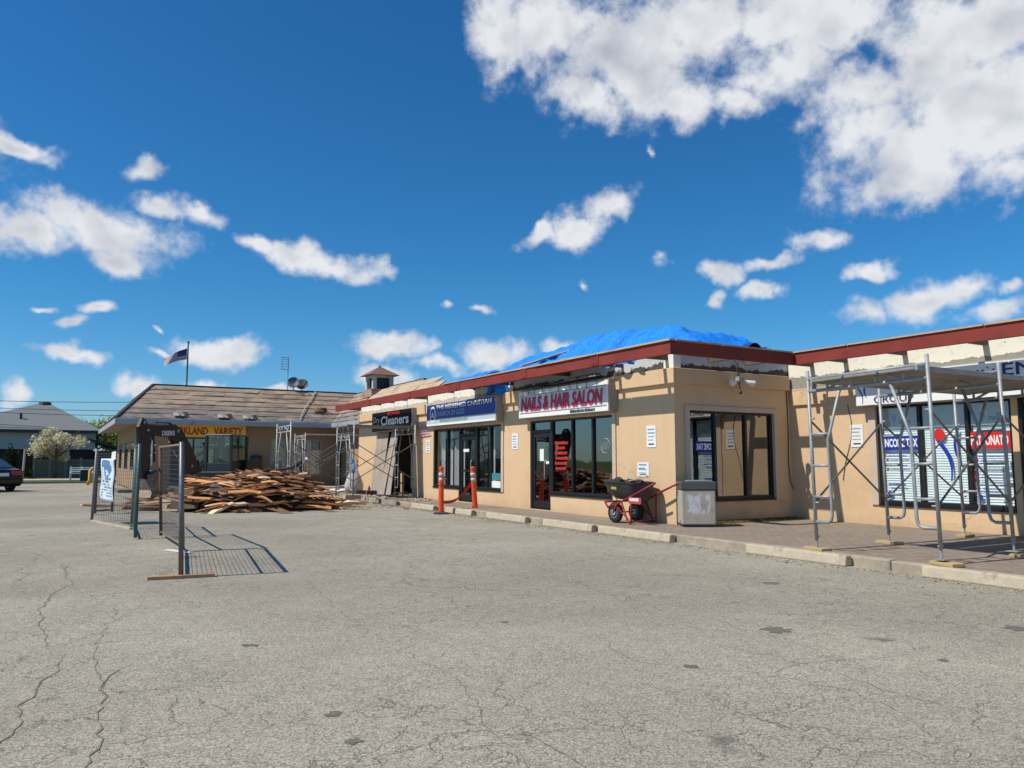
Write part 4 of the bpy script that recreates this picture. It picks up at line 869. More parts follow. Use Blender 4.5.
# waste bin
bp_ = Vector((10.30, 10.72, .125)); bn = thing('waste_bin', 'square concrete waste bin with white graffiti and a dark rim at the building corner', 'bin', bp_)
x0, x1, y0, y1 = -.31, .31, -.24, .24; BT = Matrix.Translation((10.30, 10.72, 0)) @ Matrix.Rotation(R(-33), 4, 'Z')
MB().box(x0+.04, x1-.04, y0+.04, y1-.04, .125, .17).xf(BT).build('plinth', DKGREY, bn)
BM_, t, out = newmat('aggregate_concrete_graffiti'); v = t.add('ShaderNodeTexCoord').outputs['Object']; n = t.noise(v, 60, 4, .7)
c = t.mixc(n, (.32, .28, .225), (.52, .46, .38)); c = t.mixc(t.math('MULTIPLY', t.sstep(t.noise(v, 5, 5), .45, .7), .4), c, (.24, .23, .20))
sv = t.add('ShaderNodeSeparateXYZ', ins={0: t.add('ShaderNodeMapping', ins={'Vector': v, 'Rotation': (0, 0, R(33))}).outputs[0]}); wv_n = t.noise(t.vmath('MULTIPLY', v, (9, 9, 5)), 1.0, 4, .6, dist=1.5)
k = t.math('MULTIPLY', t.sstep(wv_n, .42, .52), t.math('MULTIPLY', t.sstep(sv.outputs[2], .20, .30), t.sstep(sv.outputs[2], .64, .56))); k = t.math('MULTIPLY', k, t.math('MULTIPLY', t.sstep(sv.outputs[0], -.25, -.18), t.sstep(sv.outputs[0], .24, .18)))
finish(t, out, t.mixc(t.math('MULTIPLY', k, .6), c, (.66, .70, .74)), .9, 0, n, .01, .6, .2)
MB().box(x0, x1, y0, y1, .171, .80).xf(BT).build('body', BM_, bn, bevel=.02); MB().box(x0-.012, x1+.012, y0-.012, y1+.012, .80, .955).xf(BT).build('rim', M('dark_bin_rim', (.075, .08, .085), .5), bn, bevel=.015)
MB().box(x0+.13, x1-.13, y0+.13, y1-.13, .955, .975).xf(BT).build('lid', M('pale_bin_lid', (.30, .29, .27), .7), bn, bevel=.006)
# wheelbarrow
wo = Vector((9.60, 12.12, .125)); wb = thing('wheelbarrow', 'red framed wheelbarrow with a black tub parked against the tan wall', 'wheelbarrow', wo)
WBR = M('red_paint', (.24, .014, .018), .5, 0, .2, 6, dirt=(.12, .05, .035), dscale=4); TUBM = M('black_plastic_tub', (.035, .036, .04), .45, 0, .2, 6, dirt=(.10, .09, .08), dscale=5); RUB = M('tyre_rubber', (.022, .022, .022), .8, 0, .2, 12, dirt=(.08, .07, .06))
def wl(l, s, z): return wo+Vector((s, -l, z))      # l along the handles (towards the corner), s to the wall
def tub():
    mb = MB(); n = 20; rings = [(.60, .26, .46, .05), (.72, .40, .60, -.01), (.80, .48, .78, -.03), (.83, .51, .79, -.03), (.83, .51, .81, -.03), (.79, .47, .80, -.03), (.70, .38, .66, -.01), (.58, .24, .52, .05)]
    P = []
    for (a, b_, z, dx) in rings:
        for k in range(n):
            q = 2*math.pi*(k+.5)/n; c_, s_ = math.cos(q), math.sin(q); e = .45
            P.append(wl(.16+dx+a*.60*math.copysign(abs(c_)**e, c_), .14+b_*.72*math.copysign(abs(s_)**e, s_), z-.02*c_))
    F_ = []
    for i in range(len(rings)-1):
        for k in range(n): F_.append((i*n+k, i*n+(k+1) % n, (i+1)*n+(k+1) % n, (i+1)*n+k))
    F_ += [tuple(range(n))[::-1], tuple((len(rings)-1)*n+k for k in range(n))]
    return mb.add(P, F_)
tb1 = tub().build('tub', TUBM, wb, smooth=True); tb1.modifiers.new('e', 'EDGE_SPLIT').split_angle = R(40)
MB().obox(wl(.10, -.215, .68), (.004, .16, .05), Matrix.Rotation(R(-9), 3, 'Y')).build('sticker', M('yellow_sticker', (.5, .32, .06), .5), tb1)
for s_ in (-.10, .42):
    wh = MB().lathe([(.10, -.045), (.17, -.055), (.195, -.035), (.202, 0), (.195, .035), (.17, .055), (.10, .045)], wl(.0, s_, .203), 'x', 28).build('wheel', RUB, wb, smooth=True)
    MB().lathe([(.02, -.058), (.055, -.058), (.06, -.04), (.105, -.046), (.108, .046), (.06, .04), (.02, .058)], wl(.0, s_, .203), 'x', 20).build('hub', M('pale_hub', (.50, .50, .48), .4, .3), wh)
fr = MB(); fr.tube([wl(0, -.18, .203), wl(0, .5, .203)], .014)
for s_ in (-.16, .46):
    fr.tube([wl(-.25, s_, .40), wl(-.17, s_, .30), wl(.1, s_, .36), wl(.66, s_*.9, .58), wl(1.24, s_*.95, .80)], .021)
    fr.tube([wl(.26, s_, .42), wl(.46, s_, .03), wl(.54, s_, .03), wl(.56, s_, .54)], .018); fr.tube([wl(0, s_, .203), wl(.12, s_, .37)], .02); fr.tube([wl(.12, s_, .30), wl(.46, s_, .10)], .013)
fr.tube([wl(.48, -.16, .05), wl(.48, .46, .05)], .014); fr.tube([wl(-.25, -.16, .40), wl(-.25, .46, .40)], .018)
fr.build('frame', WBR, wb, smooth=True)
MB().box(*sorted((wl(.60, 0, 0).x-.175, wl(.60, 0, 0).x-.165)), wl(.86, 0, 0).y, wl(.50, 0, 0).y, .40+.125, .52+.125).build('plate', M('red_plate', (.45, .06, .06), .45), wb); scribble(wl(.53, 0, 0).y, .575, .34, .06, OFFW, wb, wo.x-.1765, 1, gap=.05, seed=31)
for i, (l, s_, r, nm) in enumerate(((-.12, .05, .14, 'dark lump at the wheel end of the wheelbarrow load'), (.22, .12, .10, 'middle dark lump on the wheelbarrow load'), (.40, .18, .09, 'dark lump nearest the handles on the wheelbarrow load'))):
    p = wl(l, s_, .78); t_ = thing('asphalt_lump', nm, 'rubble', p, 'lumps of rubble in the wheelbarrow'); bm = bmesh.new(); bmesh.ops.create_icosphere(bm, subdivisions=2, radius=r)
    rg_ = random.Random(i); mb = MB(); mb.add([p+Vector((v.co.x, v.co.y*1.3, v.co.z*.8))*rg_.uniform(.75, 1.2) for v in bm.verts], [[v.index for v in f.verts] for f in bm.faces]); bm.free(); mb.build('lump', M('dark_rubble', (.035, .032, .03), .9, 0, .3, 10), t_)
t_ = thing('wood_stick', 'thin reddish stick laid across the wheelbarrow load', 'stick', wl(.6, .1, .84)); MB().bar(wl(.30, .0, .82), wl(.80, .05, .92), .03, .02).build('stick', PLATE, t_)

# ------------------------------------------------------------------ fence panels
def fence(p, q, h, lean, label, postmat=GALV, rail=GALV, both=True, mid=.75, mesh=True, name='wire_fence'):
    p, q = Vector(p), Vector(q); d = (q-p).normalized(); L_ = Vector(lean)
    t_ = thing(name, label, 'fence panel', p, 'temporary wire fence panels on the lot')
    up = Vector((0, 0, h))+L_
    f = MB(); f.tube([p+Vector((0, 0, .03)), p+up], .028); f.tube([q+Vector((0, 0, .03)), q+up], .028); each(f, 'post', postmat, t_, smooth=True)
    f = MB(); f.tube([p+up*.985, q+up*.985], .022); f.tube([p+up*.06, q+up*.06], .02)
    if mid: f.tube([p+up*mid, q+up*mid], .016); each(f, 'rail', rail, t_, smooth=True)
    if mesh:
        w_ = MB(); n = max(4, int((q-p).length/.11))
        for k in range(1, n): a = p.lerp(q, k/n); w_.tube([a+up*.06, a+up*.98], .0032, 4, False)
        m_ = 20
        for k in range(1, m_): w_.tube([p+up*(.06+.92*k/m_), q+up*(.06+.92*k/m_)], .0032, 4, False)
        w_.build('wire_mesh', M('fence_wire', (.10, .10, .105), .5, .6), t_)
    return t_
FPOST = M('weathered_fence_pipe', (.20, .205, .21), .6, .4, .25, 8, dirt=(.13, .12, .11), dscale=6)
GREEN = M('green_painted_steel', (.03, .10, .085), .45, 0, .2, 6, dirt=(.10, .12, .11), dscale=4)
RUSTY = M('rust_stained_rail', (.24, .16, .11), .6, .4, .3, 10)
fA = fence(atz(91.7, 521.3), atz(131.4, 529), 1.60, .03*RT+Vector((0, 0, 0)), 'wire fence panel with a pale blue poster tied to it', FPOST, FPOST, mid=0)
fence(atz(131.9, 529), atz(135.2, 539.5), 1.63, Vector((0, 0, 0)), 'green framed fence panel seen almost edge on', GREEN, GREEN)
fence(atz(160.9, 537.2), atz(182.6, 551.5), 1.60, -.085*RT, 'short rusty railed fence panel between two grey posts', RUST, RUSTY, mid=.45)
fence(atz(181.6, 552), atz(180.8, 578), 1.56, -.055*RT, 'nearest wire fence panel, edge on, casting its grid on the asphalt', M('dark_weathered_steel', (.16, .17, .175), .5, .6, .3, 8, dirt=(.14, .07, .04), dscale=6), GALV)
fence(atz(112, 513), atz(95, 514.5), 1.50, (0, 0, 0), 'dark fence panel standing behind the panel with the poster', DKGREY, DKGREY)
# poster
pa, pb = atz(91.7, 521.3), atz(131.4, 529); dv = (pb-pa); nrm = Vector((dv.y, -dv.x, 0)).normalized()
if nrm.y > 0: nrm = -nrm
def pq(u, z): return pa+dv*u+Vector((0, 0, z))+nrm*.035+RT*(.03*z/1.6)
po = thing('poster', 'pale blue poster with a dark blue figure tied to the wire fence', 'poster', pq(.3, .5))
PM = M('pale_blue_poster', (.60, .68, .74), .6, 0, .08, 3)
def pf(u, v): 
    q = pq(.20+.035*(1-v)+u*.33, .50+v*.88-.03*(1-v)*u); return q+nrm*(.012*math.sin(5*u+9*v))
MB().grid(pf, 8, 14).build('sheet', PM, po, smooth=True, thick=.004)
def pg(u0, u1, v0, v1, nm, m):
    mb = MB().grid(lambda u, v: pf(u0+u*(u1-u0), v0+v*(v1-v0))+nrm*.006, 4, 4); return mb.build(nm, m, po)
PB = M('poster_blue', (.10, .20, .38), .6, 0, .2, 6)
pg(.1, .42, .80, .97, 'print', PB)
mb = MB(); cen = [(pf(.52+.27*math.cos(2*math.pi*k/16)*(1 if k < 8 else .8), .72+.17*math.sin(2*math.pi*k/16))+nrm*.006) for k in range(16)]; mb.add(cen, [tuple(range(16))]); mb.build('print', PB, po)
mb = MB(); cen = [(pf(.5+.13*math.cos(2*math.pi*k/12), .90+.06*math.sin(2*math.pi*k/12))+nrm*.0065) for k in range(12)]; mb.add(cen, [tuple(range(12))]); mb.build('print', PB, po)
rg_ = random.Random(4)
for i in range(7):
    u = .12
    while u < .85:
        k = rg_.uniform(.06, .16)
        if rg_.random() > .2: pg(u, min(u+k, .9), .50-i*.065, .53-i*.065+(.02 if i < 2 else 0), 'print', M('poster_print', (.16, .22, .34), .6))
        u += k+.04
po2 = thing('paper_notice', 'small white paper above the top right corner of the fence poster', 'notice', pq(.5, 1.4)); MB().add([pq(.45, 1.34), pq(.56, 1.36), pq(.56, 1.53), pq(.46, 1.52)], [(0, 1, 2, 3)]).build('paper', WHITE, po2, thick=.003)
fb = thing('timber_lath', 'orange timber lath laid on the asphalt under the nearest fence post', 'timber', atz(181, 577.5)); a, c_ = atz(147, 580.2), atz(215, 576.6)
MB().bar(a+Vector((0, 0, .02)), c_+Vector((0, 0, .02)), .07, .038).build('lath', woodmat('orange_lath', (.50, .27, .14), (.44, .24, .13), .2), fb, bevel=.004)
fb = thing('steel_plate', 'white metal foot plate at the joint of two fence panels', 'fence foot', atz(182, 552)); a, c_ = atz(167, 550.5), atz(191, 553.5); MB().bar(a+Vector((0, 0, .012)), c_+Vector((0, 0, .012)), .07, .012).build('plate', WHITE, fb)
fb = thing('timber_lath', 'pale timber under the fence panel with the poster', 'timber', atz(110, 525)); a, c_ = atz(92, 521.6), atz(131, 529.6); MB().bar(a+Vector((0, 0, .02)), c_+Vector((0, 0, .02)), .06, .035).build('lath', CONC, fb)

# ------------------------------------------------------------------ demolition heap
HC = atz(241, 511); DV = Vector((-RT.y, RT.x, 0)); RX = Vector(RT)
HC = HC + DV*1.0
def heap_h(u, v):
    q = (u/1.72)**2+(v/1.65)**2; b_ = max(0, 1-q**1.5)**.6
    return .88*b_*(1+.10*math.sin(3*u+1)*math.cos(2*v))+.10*max(0, 1-((u+2.3)/1.0)**2-(v/1.2)**2)
def hp_(u, v, z): return HC+RX*u+DV*v+Vector((0, 0, z))
core = MB().grid(lambda a, c_: hp_(-3+6*a, -2.2+4.4*c_, heap_h(-3+6*a, -2.2+4.4*c_)*.82-.03+.04*math.sin(19*a)*math.sin(23*c_)), 50, 36).build('debris_mound', M('dark_debris', (.05, .032, .022), .95, 0, .5, 9, .8, 25, .1), kind='stuff')
core['label'] = 'dark broken debris filling the heap of planks'
WD = [woodmat('orange_sheathing', (.72, .36, .145), (.54, .25, .10)), woodmat('brown_sheathing', (.30, .145, .07), (.17, .08, .042)), woodmat('pale_split_timber', (.88, .66, .42), (.72, .52, .34)), woodmat('grey_old_timber', (.25, .18, .13), (.13, .095, .075))]
rp_ = random.Random(11)
def plank_mesh(L, w, th, mat, nm='plank'):
    bm = bmesh.new(); n = 5; ring = []
    for i in range(n+1):
        x = -L/2+L*i/n; sag = .03*math.sin(i*1.3+L*5); e = (rp_.uniform(-.16, .16) if i in (0, n) else 0)
        ring.append([bm.verts.new((x+e*(1 if j in (0, 1) else -.6), y_, z_+sag)) for j, (y_, z_) in enumerate(((-w/2, 0), (w/2, 0), (w/2, th), (-w/2, th)))])
    for a, c_ in zip(ring, ring[1:]):
        for j in range(4): bm.faces.new((a[j], a[(j+1) % 4], c_[(j+1) % 4], c_[j]))
    bm.faces.new(ring[0][::-1]); bm.faces.new(ring[-1]); bmesh.ops.recalc_face_normals(bm, faces=bm.faces)
    me = bpy.data.meshes.new(nm); bm.to_mesh(me); bm.free(); me.materials.append(mat); return me
PMESH = []
for i in range(36):
    k = rp_.choices((0, 1, 2, 3), (4.2, 3.2, 2.6, 2.2))[0]; PMESH.append(plank_mesh(rp_.uniform(.6, 2.1), rp_.choice((.05, .07, .09, .10, .12, .16)), rp_.choice((.02, .03, .045, .06)), WD[k]))
pl0 = None
def place_plank(loc, yaw, pitch, roll, me):
    o = bpy.data.objects.new('scrap_plank', me); COL.objects.link(o); o.location = loc; X = (RX*math.cos(yaw)+DV*math.sin(yaw)); X = (X*math.cos(pitch)+Vector((0, 0, math.sin(pitch)))).normalized(); Y = Vector((0, 0, 1)).cross(X).normalized(); Z = X.cross(Y)
    o.rotation_euler = (Matrix((X, Y, Z)).transposed() @ Matrix.Rotation(roll, 3, 'X')).to_euler()
    return tag(o, 'broken roof board lying in the heap of demolition timber', 'plank', 'broken boards in the demolition heap')
for i in range(235):
    r = math.sqrt(rp_.random())*1.02; th = rp_.uniform(0, 2*math.pi) if i % 3 else rp_.uniform(math.pi, 2*math.pi)
    u, v = 1.62*r*math.cos(th), 1.65*r*math.sin(th); me = rp_.choice(PMESH)
    L = max(abs(c_.co.x) for c_ in me.vertices); yaw = rp_.gauss(0, .36) if rp_.random() > .1 else rp_.uniform(-1.5, 1.5)
    z = heap_h(u, v)+rp_.uniform(-.12, .05)
    ca, sa = math.cos(yaw), math.sin(yaw); za, zb = heap_h(u+L*ca, v+L*sa), heap_h(u-L*ca, v-L*sa)
    place_plank(hp_(u, v, max(z, .03)), yaw, math.atan2((za-zb)*.22, 2*L)+rp_.gauss(0, .11), math.atan2(heap_h(u-.1*sa, v+.1*ca)-heap_h(u+.1*sa, v-.1*ca), .2)*.25+rp_.gauss(0, .22), me)
for i in range(56):    # scatter at the left foot and the right tail
    if i % 4: u, v = rp_.uniform(-3.5, -1.3), rp_.uniform(-.9, 1.2)
    else: u, v = rp_.uniform(1.5, 2.5), rp_.uniform(-.5, 1.3)
    place_plank(hp_(u, v, .03+heap_h(u, v)+rp_.uniform(0, .12)), rp_.gauss(0, .5), rp_.gauss(0, .05), rp_.gauss(0, .1), rp_.choice(PMESH))
SHM = M('torn_grey_felt', (.13, .12, .11), .9, 0, .35, 10)
for i in range(34):
    th = rp_.uniform(0, 6.28); r = math.sqrt(rp_.random()); u, v = 1.9*r*math.cos(th), 1.7*r*math.sin(th); w_, l_ = rp_.uniform(.12, .3), rp_.uniform(.2, .5); n = 9
    bm = bmesh.new(); vs = [bm.verts.new((math.cos(k*2*math.pi/n)*l_*rp_.uniform(.6, 1.1)*.6, math.sin(k*2*math.pi/n)*w_*rp_.uniform(.6, 1.1)*.7, rp_.uniform(-.02, .03))) for k in range(n)]; bm.faces.new(vs); me = bpy.data.meshes.new('scrap_felt'); bm.to_mesh(me); bm.free(); me.materials.append(SHM if i % 3 else WD[1])
    o = bpy.data.objects.new('scrap_felt', me); COL.objects.link(o); o.location = hp_(u, v, heap_h(u, v)+.05); o.rotation_euler = (rp_.gauss(.25, .3), rp_.gauss(0, .3), rp_.uniform(0, 6)); q_ = o.modifiers.new('thickness', 'SOLIDIFY'); q_.thickness = .012
    tag(o, 'torn scrap of grey roofing felt among the broken boards', 'scrap', 'felt scraps in the demolition heap')
for i, (u, v, yaw, w, L, lab) in enumerate(((-1.35, -1.3, .75, .62, .7, 'dark square sheet of plywood leaning on the front of the plank heap'), (-1.9, -.95, .3, .4, .5, 'pale cut panel lying at the left foot of the plank heap'))):
    t_ = thing('plywood_piece', lab, 'plywood', hp_(u, v, .3)); Y = Vector((0, 0, 1)); X = (RX*math.cos(yaw*.2)+DV*.1).normalized(); Z = X.cross((Y+DV*.75).normalized()); Yv = Z.cross(X)
    MB().obox(hp_(u, v, .33 if i == 0 else .16), (L, w, .02), Matrix((X, Yv, Z)).transposed()).build('sheet', woodmat('dark_plywood', (.14, .09, .055), (.12, .08, .05)) if i == 0 else WD[2], t_)

# ------------------------------------------------------------------ excavator
EO = aty(226, 480, 30.0); EO.z = 0; ex = thing('excavator', 'compact black and grey excavator with a glazed cab standing behind the plank heap', 'excavator', EO)
BK = atz(147, 503); BK.z = 0
fdir = (Vector((BK.x, BK.y, 0))-EO); REACH = fdir.length; fdir.normalize(); sdir = Vector((-fdir.y, fdir.x, 0))
EM = Matrix((fdir, sdir, Vector((0, 0, 1)))).transposed().to_4x4(); EM.translation = EO
MACH = M('black_machine_paint', (.011, .0115, .013), .42, .0, .25, 5, spec=.3); CABF = M('dark_green_grey_cab', (.014, .022, .024), .45)
def eb(mb, nm, mat, par=None, **k): return mb.xf(EM).build(nm, mat, par or ex, **k)
for s_ in (-1, 1):
    tr_ = MB(); tr_.prism([(-.95, s_*.62-.17, .17), (-.80, s_*.62-.17, .02), (.80, s_*.62-.17, .02), (.97, s_*.62-.17, .17), (.97, s_*.62-.17, .36), (.82, s_*.62-.17, .48), (-.80, s_*.62-.17, .48), (-.95, s_*.62-.17, .34)], (0, .34, 0)); eb(tr_, 'track', RUB, bevel=.02)
eb(MB().box(-1.05, .75, -.75, .75, .60, .95).box(-1.05, -.15, -.75, .75, .95, 1.35).box(-.4, .4, -.45, .45, .42, .6), 'body', MACH, bevel=.05)
eb(MB().box(1.1, 1.2, -.9, .9, .08, .42).box(.6, 1.1, -.5, -.42, .18, .3).box(.6, 1.1, .42, .5, .18, .3), 'blade', MACH)
cz0, cz1 = .95, 2.22; c0, c1, s0, s1 = -.48, .52, -.50, .50
cb_ = MB()
for (a, b_) in ((c0, s0), (c1, s0), (c0, s1), (c1, s1)): cb_.box(a-.05, a+.05, b_-.05, b_+.05, cz0, cz1)
cb_.box(.02, .08, s0-.02, s0+.02, cz0, cz1); cb_.box(.02, .08, s1-.02, s1+.02, cz0, cz1); cb_.box(c0+.036, c1-.036, s0-.03, s0+.03, cz0, cz0+.22); cb_.box(c0+.036, c1-.036, s1-.03, s1+.03, cz0, cz0+.35); cb_.box(c1-.03, c1+.03, s0+.036, s1-.036, cz0, cz0+.3)
cab = eb(cb_, 'cab', CABF, bevel=.012); eb(MB().box(c0-.08, c1+.08, s0-.06, s1+.06, cz1+.001, cz1+.07), 'cab_roof', M('grey_cab_roof', (.10, .12, .12), .5), cab, bevel=.03)
CG = glass('cab_glass', (.80, .92, .90), 1.55)
eb(MB().box(c0+.036, .02, s0-.006, s0+.006, cz0+.35, cz1).box(.08, c1-.036, s0-.006, s0+.006, cz0+.35, cz1).box(c0+.036, .02, s1-.006, s1+.006, cz0+.35, cz1).box(.08, c1-.036, s1-.006, s1+.006, cz0+.35, cz1).box(c1-.006, c1+.006, s0+.036, s1-.036, cz0+.3, cz1).box(c0-.006, c0+.006, s0+.036, s1-.036, cz0+.35, cz1), 'window', CG, cab)
eb(MB().box(c0+.05, c0+.09, -.42, .42, cz0, cz0+.9).box(-.35, .05, -.22, .22, cz0, cz0+.35).box(-.4, -.28, -.22, .22, cz0+.35, cz0+.95).tube([(.35, 0, cz0), (.42, 0, cz0+.45)], .03), 'seat', BLACK, cab)
# boom in side view: f forward, z up
def arm_seg(nm, pts, wid, par=None):
    mb = MB(); n = len(pts)
    L = [Vector((p[0], -wid/2, p[1])) for p in pts]; mb.prism(L, (0, wid, 0)); return eb(mb, nm, MACH, par, bevel=.012)
def fz(px, py):   # point of the picture on the vertical plane of the boom
    d_ = ray(px, py); n_ = sdir; o_ = EO-Vector((0, 0, EYE)); t_ = (o_.dot(n_))/(d_.dot(n_)); p = Vector((d_.x*t_, d_.y*t_, EYE+d_.z*t_)); return ((p-EO).dot(fdir), p.z)
boom = arm_seg('boom', [fz(200, 472), fz(189.5, 446), fz(181, 430), fz(174, 424.5), fz(160, 425.5), fz(145, 425), fz(145, 434.5), fz(158, 436.5), fz(169, 437.5), fz(174, 446), fz(186, 474)], .14)
arm_seg('boom_cylinder', [fz(186, 462), fz(172, 441), fz(169, 443), fz(183, 464)], .08, boom); arm_seg('hose', [fz(175, 427.5), fz(170, 422.5), fz(156, 422), fz(156, 423), fz(169, 423.7), fz(173.5, 428)], .07, boom)
lt = [fz(159.5, 435.6), fz(173, 435.2)]; p0 = EM @ Vector((lt[0][0], 0, lt[0][1])); p1 = EM @ Vector((lt[1][0], 0, lt[1][1]))
side = -1 if (EM.to_3x3() @ Vector((0, -1, 0))).dot(Vector((0, -1, 0))) > 0 else 1
tx = (p1-p0).normalized(); nn = sdir*side; tz = nn.cross(tx)
lettering('lettering', 'DEERE', p0+nn*(.085), (p1-p0).length*.95, .15, Matrix((tx, tz, nn)).transposed(), WHITE, boom, .03, depth=.006)
stick = arm_seg('stick', [fz(137.5, 427), fz(141, 418.0), fz(145, 419.5), fz(148.5, 430), fz(149, 466), fz(146, 479), fz(141.5, 479), fz(138.5, 450)], .13)
for (a, c_) in (((142, 421), (143, 452)),): arm_seg('stick_cylinder', [fz(152, 432), fz(153.5, 432), fz(155, 462), fz(152.5, 462)], .07, stick)
bk = MB(); P_ = [fz(146, 474), fz(151, 470), fz(155, 474), fz(161, 490), fz(163, 499), fz(158, 503), fz(148, 503), fz(143, 498), fz(146, 490)]
bk.prism([Vector((p[0], -.25, p[1])) for p in P_], (0, .50, 0)); bkt = eb(bk, 'bucket', M('worn_bucket_steel', (.16, .13, .10), .6, .5, .3, 6, dirt=(.32, .27, .20), dscale=5), bevel=.012)
tm = MB(); q = fz(144, 500)
for k in range(5): tm.box(q[0]-.02, q[0]+.16, -.24+k*.10, -.18+k*.10, max(.02, q[1]-.03), q[1]+.02)
eb(tm, 'bucket_teeth', RUST, bkt)
def pin(px, py, r, par):
    q = fz(px, py); mb = MB(); mb.lathe([(r*.6, -.10), (r, -.095), (r, .095), (r*.6, .10)], (q[0], 0, q[1]), 'y', 14); eb(mb, 'pivot_pin', GALV, par)
pin(142.5, 422, .05, stick); pin(146, 430, .05, stick); pin(176, 431, .06, boom); pin(146, 476, .045, stick); pin(190, 466, .05, boom)
q0, q1 = fz(152.6, 440), fz(151.5, 466); eb(MB().tube([(q0[0], 0, q0[1]), (q1[0], 0, q1[1])], .028, 10), 'cylinder_rod', M('chrome_rod', (.55, .56, .58), .25, .9), stick)
q0, q1 = fz(172, 442), fz(180, 457); eb(MB().tube([(q0[0], -.1, q0[1]), (q1[0], -.1, q1[1])], .03, 10), 'cylinder_rod', MATS['chrome_rod'], boom)
hs_ = MB()
for k in range(4): a = fz(151, 430+k*3); m_ = fz(157+2*(k % 2), 440+4*k); e = fz(152, 455+4*k); hs_.tube([(a[0], -.09, a[1]), (m_[0], -.11, m_[1]), (e[0], -.09, e[1])], .016, 6)
eb(hs_, 'hose', BLACK, stick)

# ------------------------------------------------------------------ plywood and debris by the cleaners
def leaning(px0, px1, ptop, pbot, x, label, lean=.25, skew=0.0):
    a, c_ = atx(px0, 460, x), atx(px1, 460, x); zt = atx(px0, ptop, x).z; y1, y0 = a.y, c_.y
    t_ = thing('plywood_sheet', label, 'plywood', (x, (y0+y1)/2, .12)); MB().prism([(x-lean, y0, .13), (x-lean, y1, .13), (x, y1+skew, zt), (x, y0+skew, zt)], (.022, 0, 0)).build('sheet', PLY, t_)
leaning(377, 388.2, 433, 497, XF-.02, 'left sheet of grey plywood leaning on the cleaners front'); leaning(387.6, 392.2, 433, 497, XF-.03, 'narrow plywood strip leaning between two wider sheets', .30, -.35); leaning(392, 397.6, 432, 497, XF-.02, 'right sheet of plywood at the dark opening of the cleaners')
t_ = thing('timber_stud', 'short pale stud standing in the dark doorway of the cleaners', 'timber', (10.1, 24.4, .13)); a = atx(402.5, 493, 10.15); MB().box(10.1, 10.18, a.y-.05, a.y+.09, .13, .9).build('stud', PLATE, t_)
DG = 'scraps of demolition debris by the cleaners'
deb = [((320, 491), (1.5, .18, .05), 0, 'orange board lying flat right of the heap'), ((330, 488), (1.3, .14, .05), 1, 'pale board on the pavement right of the heap'), ((342, 492), (.9, .5, .10), 2, 'white bundle of torn sheeting on the ground'), ((350, 488.5), (1.2, .4, .12), 2, 'long white sheet of scrap beside the scaffold foot'), ((377, 490), (.9, .16, .05), 0, 'brown board at the foot of the tan wall'), ((362, 495), (.6, .3, .14), 3, 'dark lump of blockwork under the far scaffold'), ((371, 496), (.35, .3, .16), 3, 'small dark block near the kerb end'), ((352, 500), (.5, .3, .14), 4, 'pale block broken in half near the scaffold foot'), ((388, 496), (1.3, .5, .05), 5, 'crumpled purple cloth on the pavement below the plywood'), ((338, 499), (.9, .12, .04), 1, 'thin pale lath on the asphalt near the kerb end'), ((398, 497.5), (1.4, .5, .03), 6, 'dark flat mat in front of the cleaners opening'), ((312, 499), (1.4, .13, .04), 0, 'orange lath beyond the right tail of the heap')]
PUR = M('purple_cloth', (.30, .22, .40), .8); dm = [WD[0], WD[2], WHITE, DKGREY, CONC, PUR, DKGREY]
for i, ((px, py), sz, mi, lab) in enumerate(deb):
    p = atz(px, py, .10); rg_ = random.Random(i+50); nm = ('scrap_board', 'scrap_board', 'scrap_sheet', 'block', 'block', 'cloth', 'mat')[mi]; t_ = thing(nm, lab, 'debris', p, DG); yaw = -YAW+rg_.gauss(0, .35)
    if mi in (2, 5):
        mt_ = Matrix.Rotation(yaw, 3, 'Z'); MB().grid(lambda u, v: p+mt_ @ Vector(((u-.5)*sz[0], (v-.5)*sz[1]+.06*math.sin(9*u), .03+sz[2]*abs(math.sin(7*u+2*i)*math.cos(5*v+i)))), 14, 8).build('sheet', dm[mi], t_, thick=.006)
    else: MB().obox(p+Vector((0, 0, sz[2]/2+.03)), sz, Matrix.Rotation(yaw, 3, 'Z') @ Matrix.Rotation(rg_.gauss(0, .04), 3, 'Y')).build('piece', dm[mi], t_, bevel=.012)
# fine rubble and straw: nobody could count it
rb = MB(); rr = random.Random(21)
for i in range(1500):
    px = rr.uniform(300, 430); py = rr.gauss(500, 3.5)
    if py < 494 or py > 511: continue
    p = atz(px, py, .0); 
    if p.x > 8.85: p.z = .125
    elif 7.2 < p.x and p.y > 29.6: p.z = .12
    s_ = rr.uniform(.02, .07); rb.obox(p+Vector((0, 0, .01)), (s_*rr.uniform(1, 4), s_, .02), Matrix.Rotation(rr.uniform(0, 3), 3, 'Z') @ Matrix.Rotation(rr.gauss(0, .2), 3, 'X'))
rb.build('rubble', M('straw_coloured_rubble', (.42, .33, .22), .9, 0, .4, 14), kind='stuff')['label'] = 'straw coloured chips and rubble scattered by the kerb end'
rb = MB()
for i in range(1400):
    y = rr.uniform(2, 24); x = 8.68-abs(rr.gauss(0, .16)); s_ = rr.uniform(.006, .022); rb.obox((x, y, s_*.3), (s_*rr.uniform(1, 2), s_, s_*.7), Matrix.Rotation(rr.uniform(0, 3), 3, 'Z'))
rb.build('grit', M('pale_grit', (.34, .29, .21), .95, 0, .4, 20), kind='stuff')['label'] = 'pale grit and chips gathered along the kerb'
rb = MB()
for i in range(1100):
    x = rr.uniform(10.9, 13.4); y = YC-abs(rr.gauss(0, .16))-.02; a = rr.uniform(0, 6.28); h = rr.uniform(.01, .05); rb.tube([(x, y, .127), (x+.05*math.cos(a), y+.05*math.sin(a), .127+h), (x+.10*math.cos(a), y+.10*math.sin(a), .127+h*.7)], .0025, 3, False)
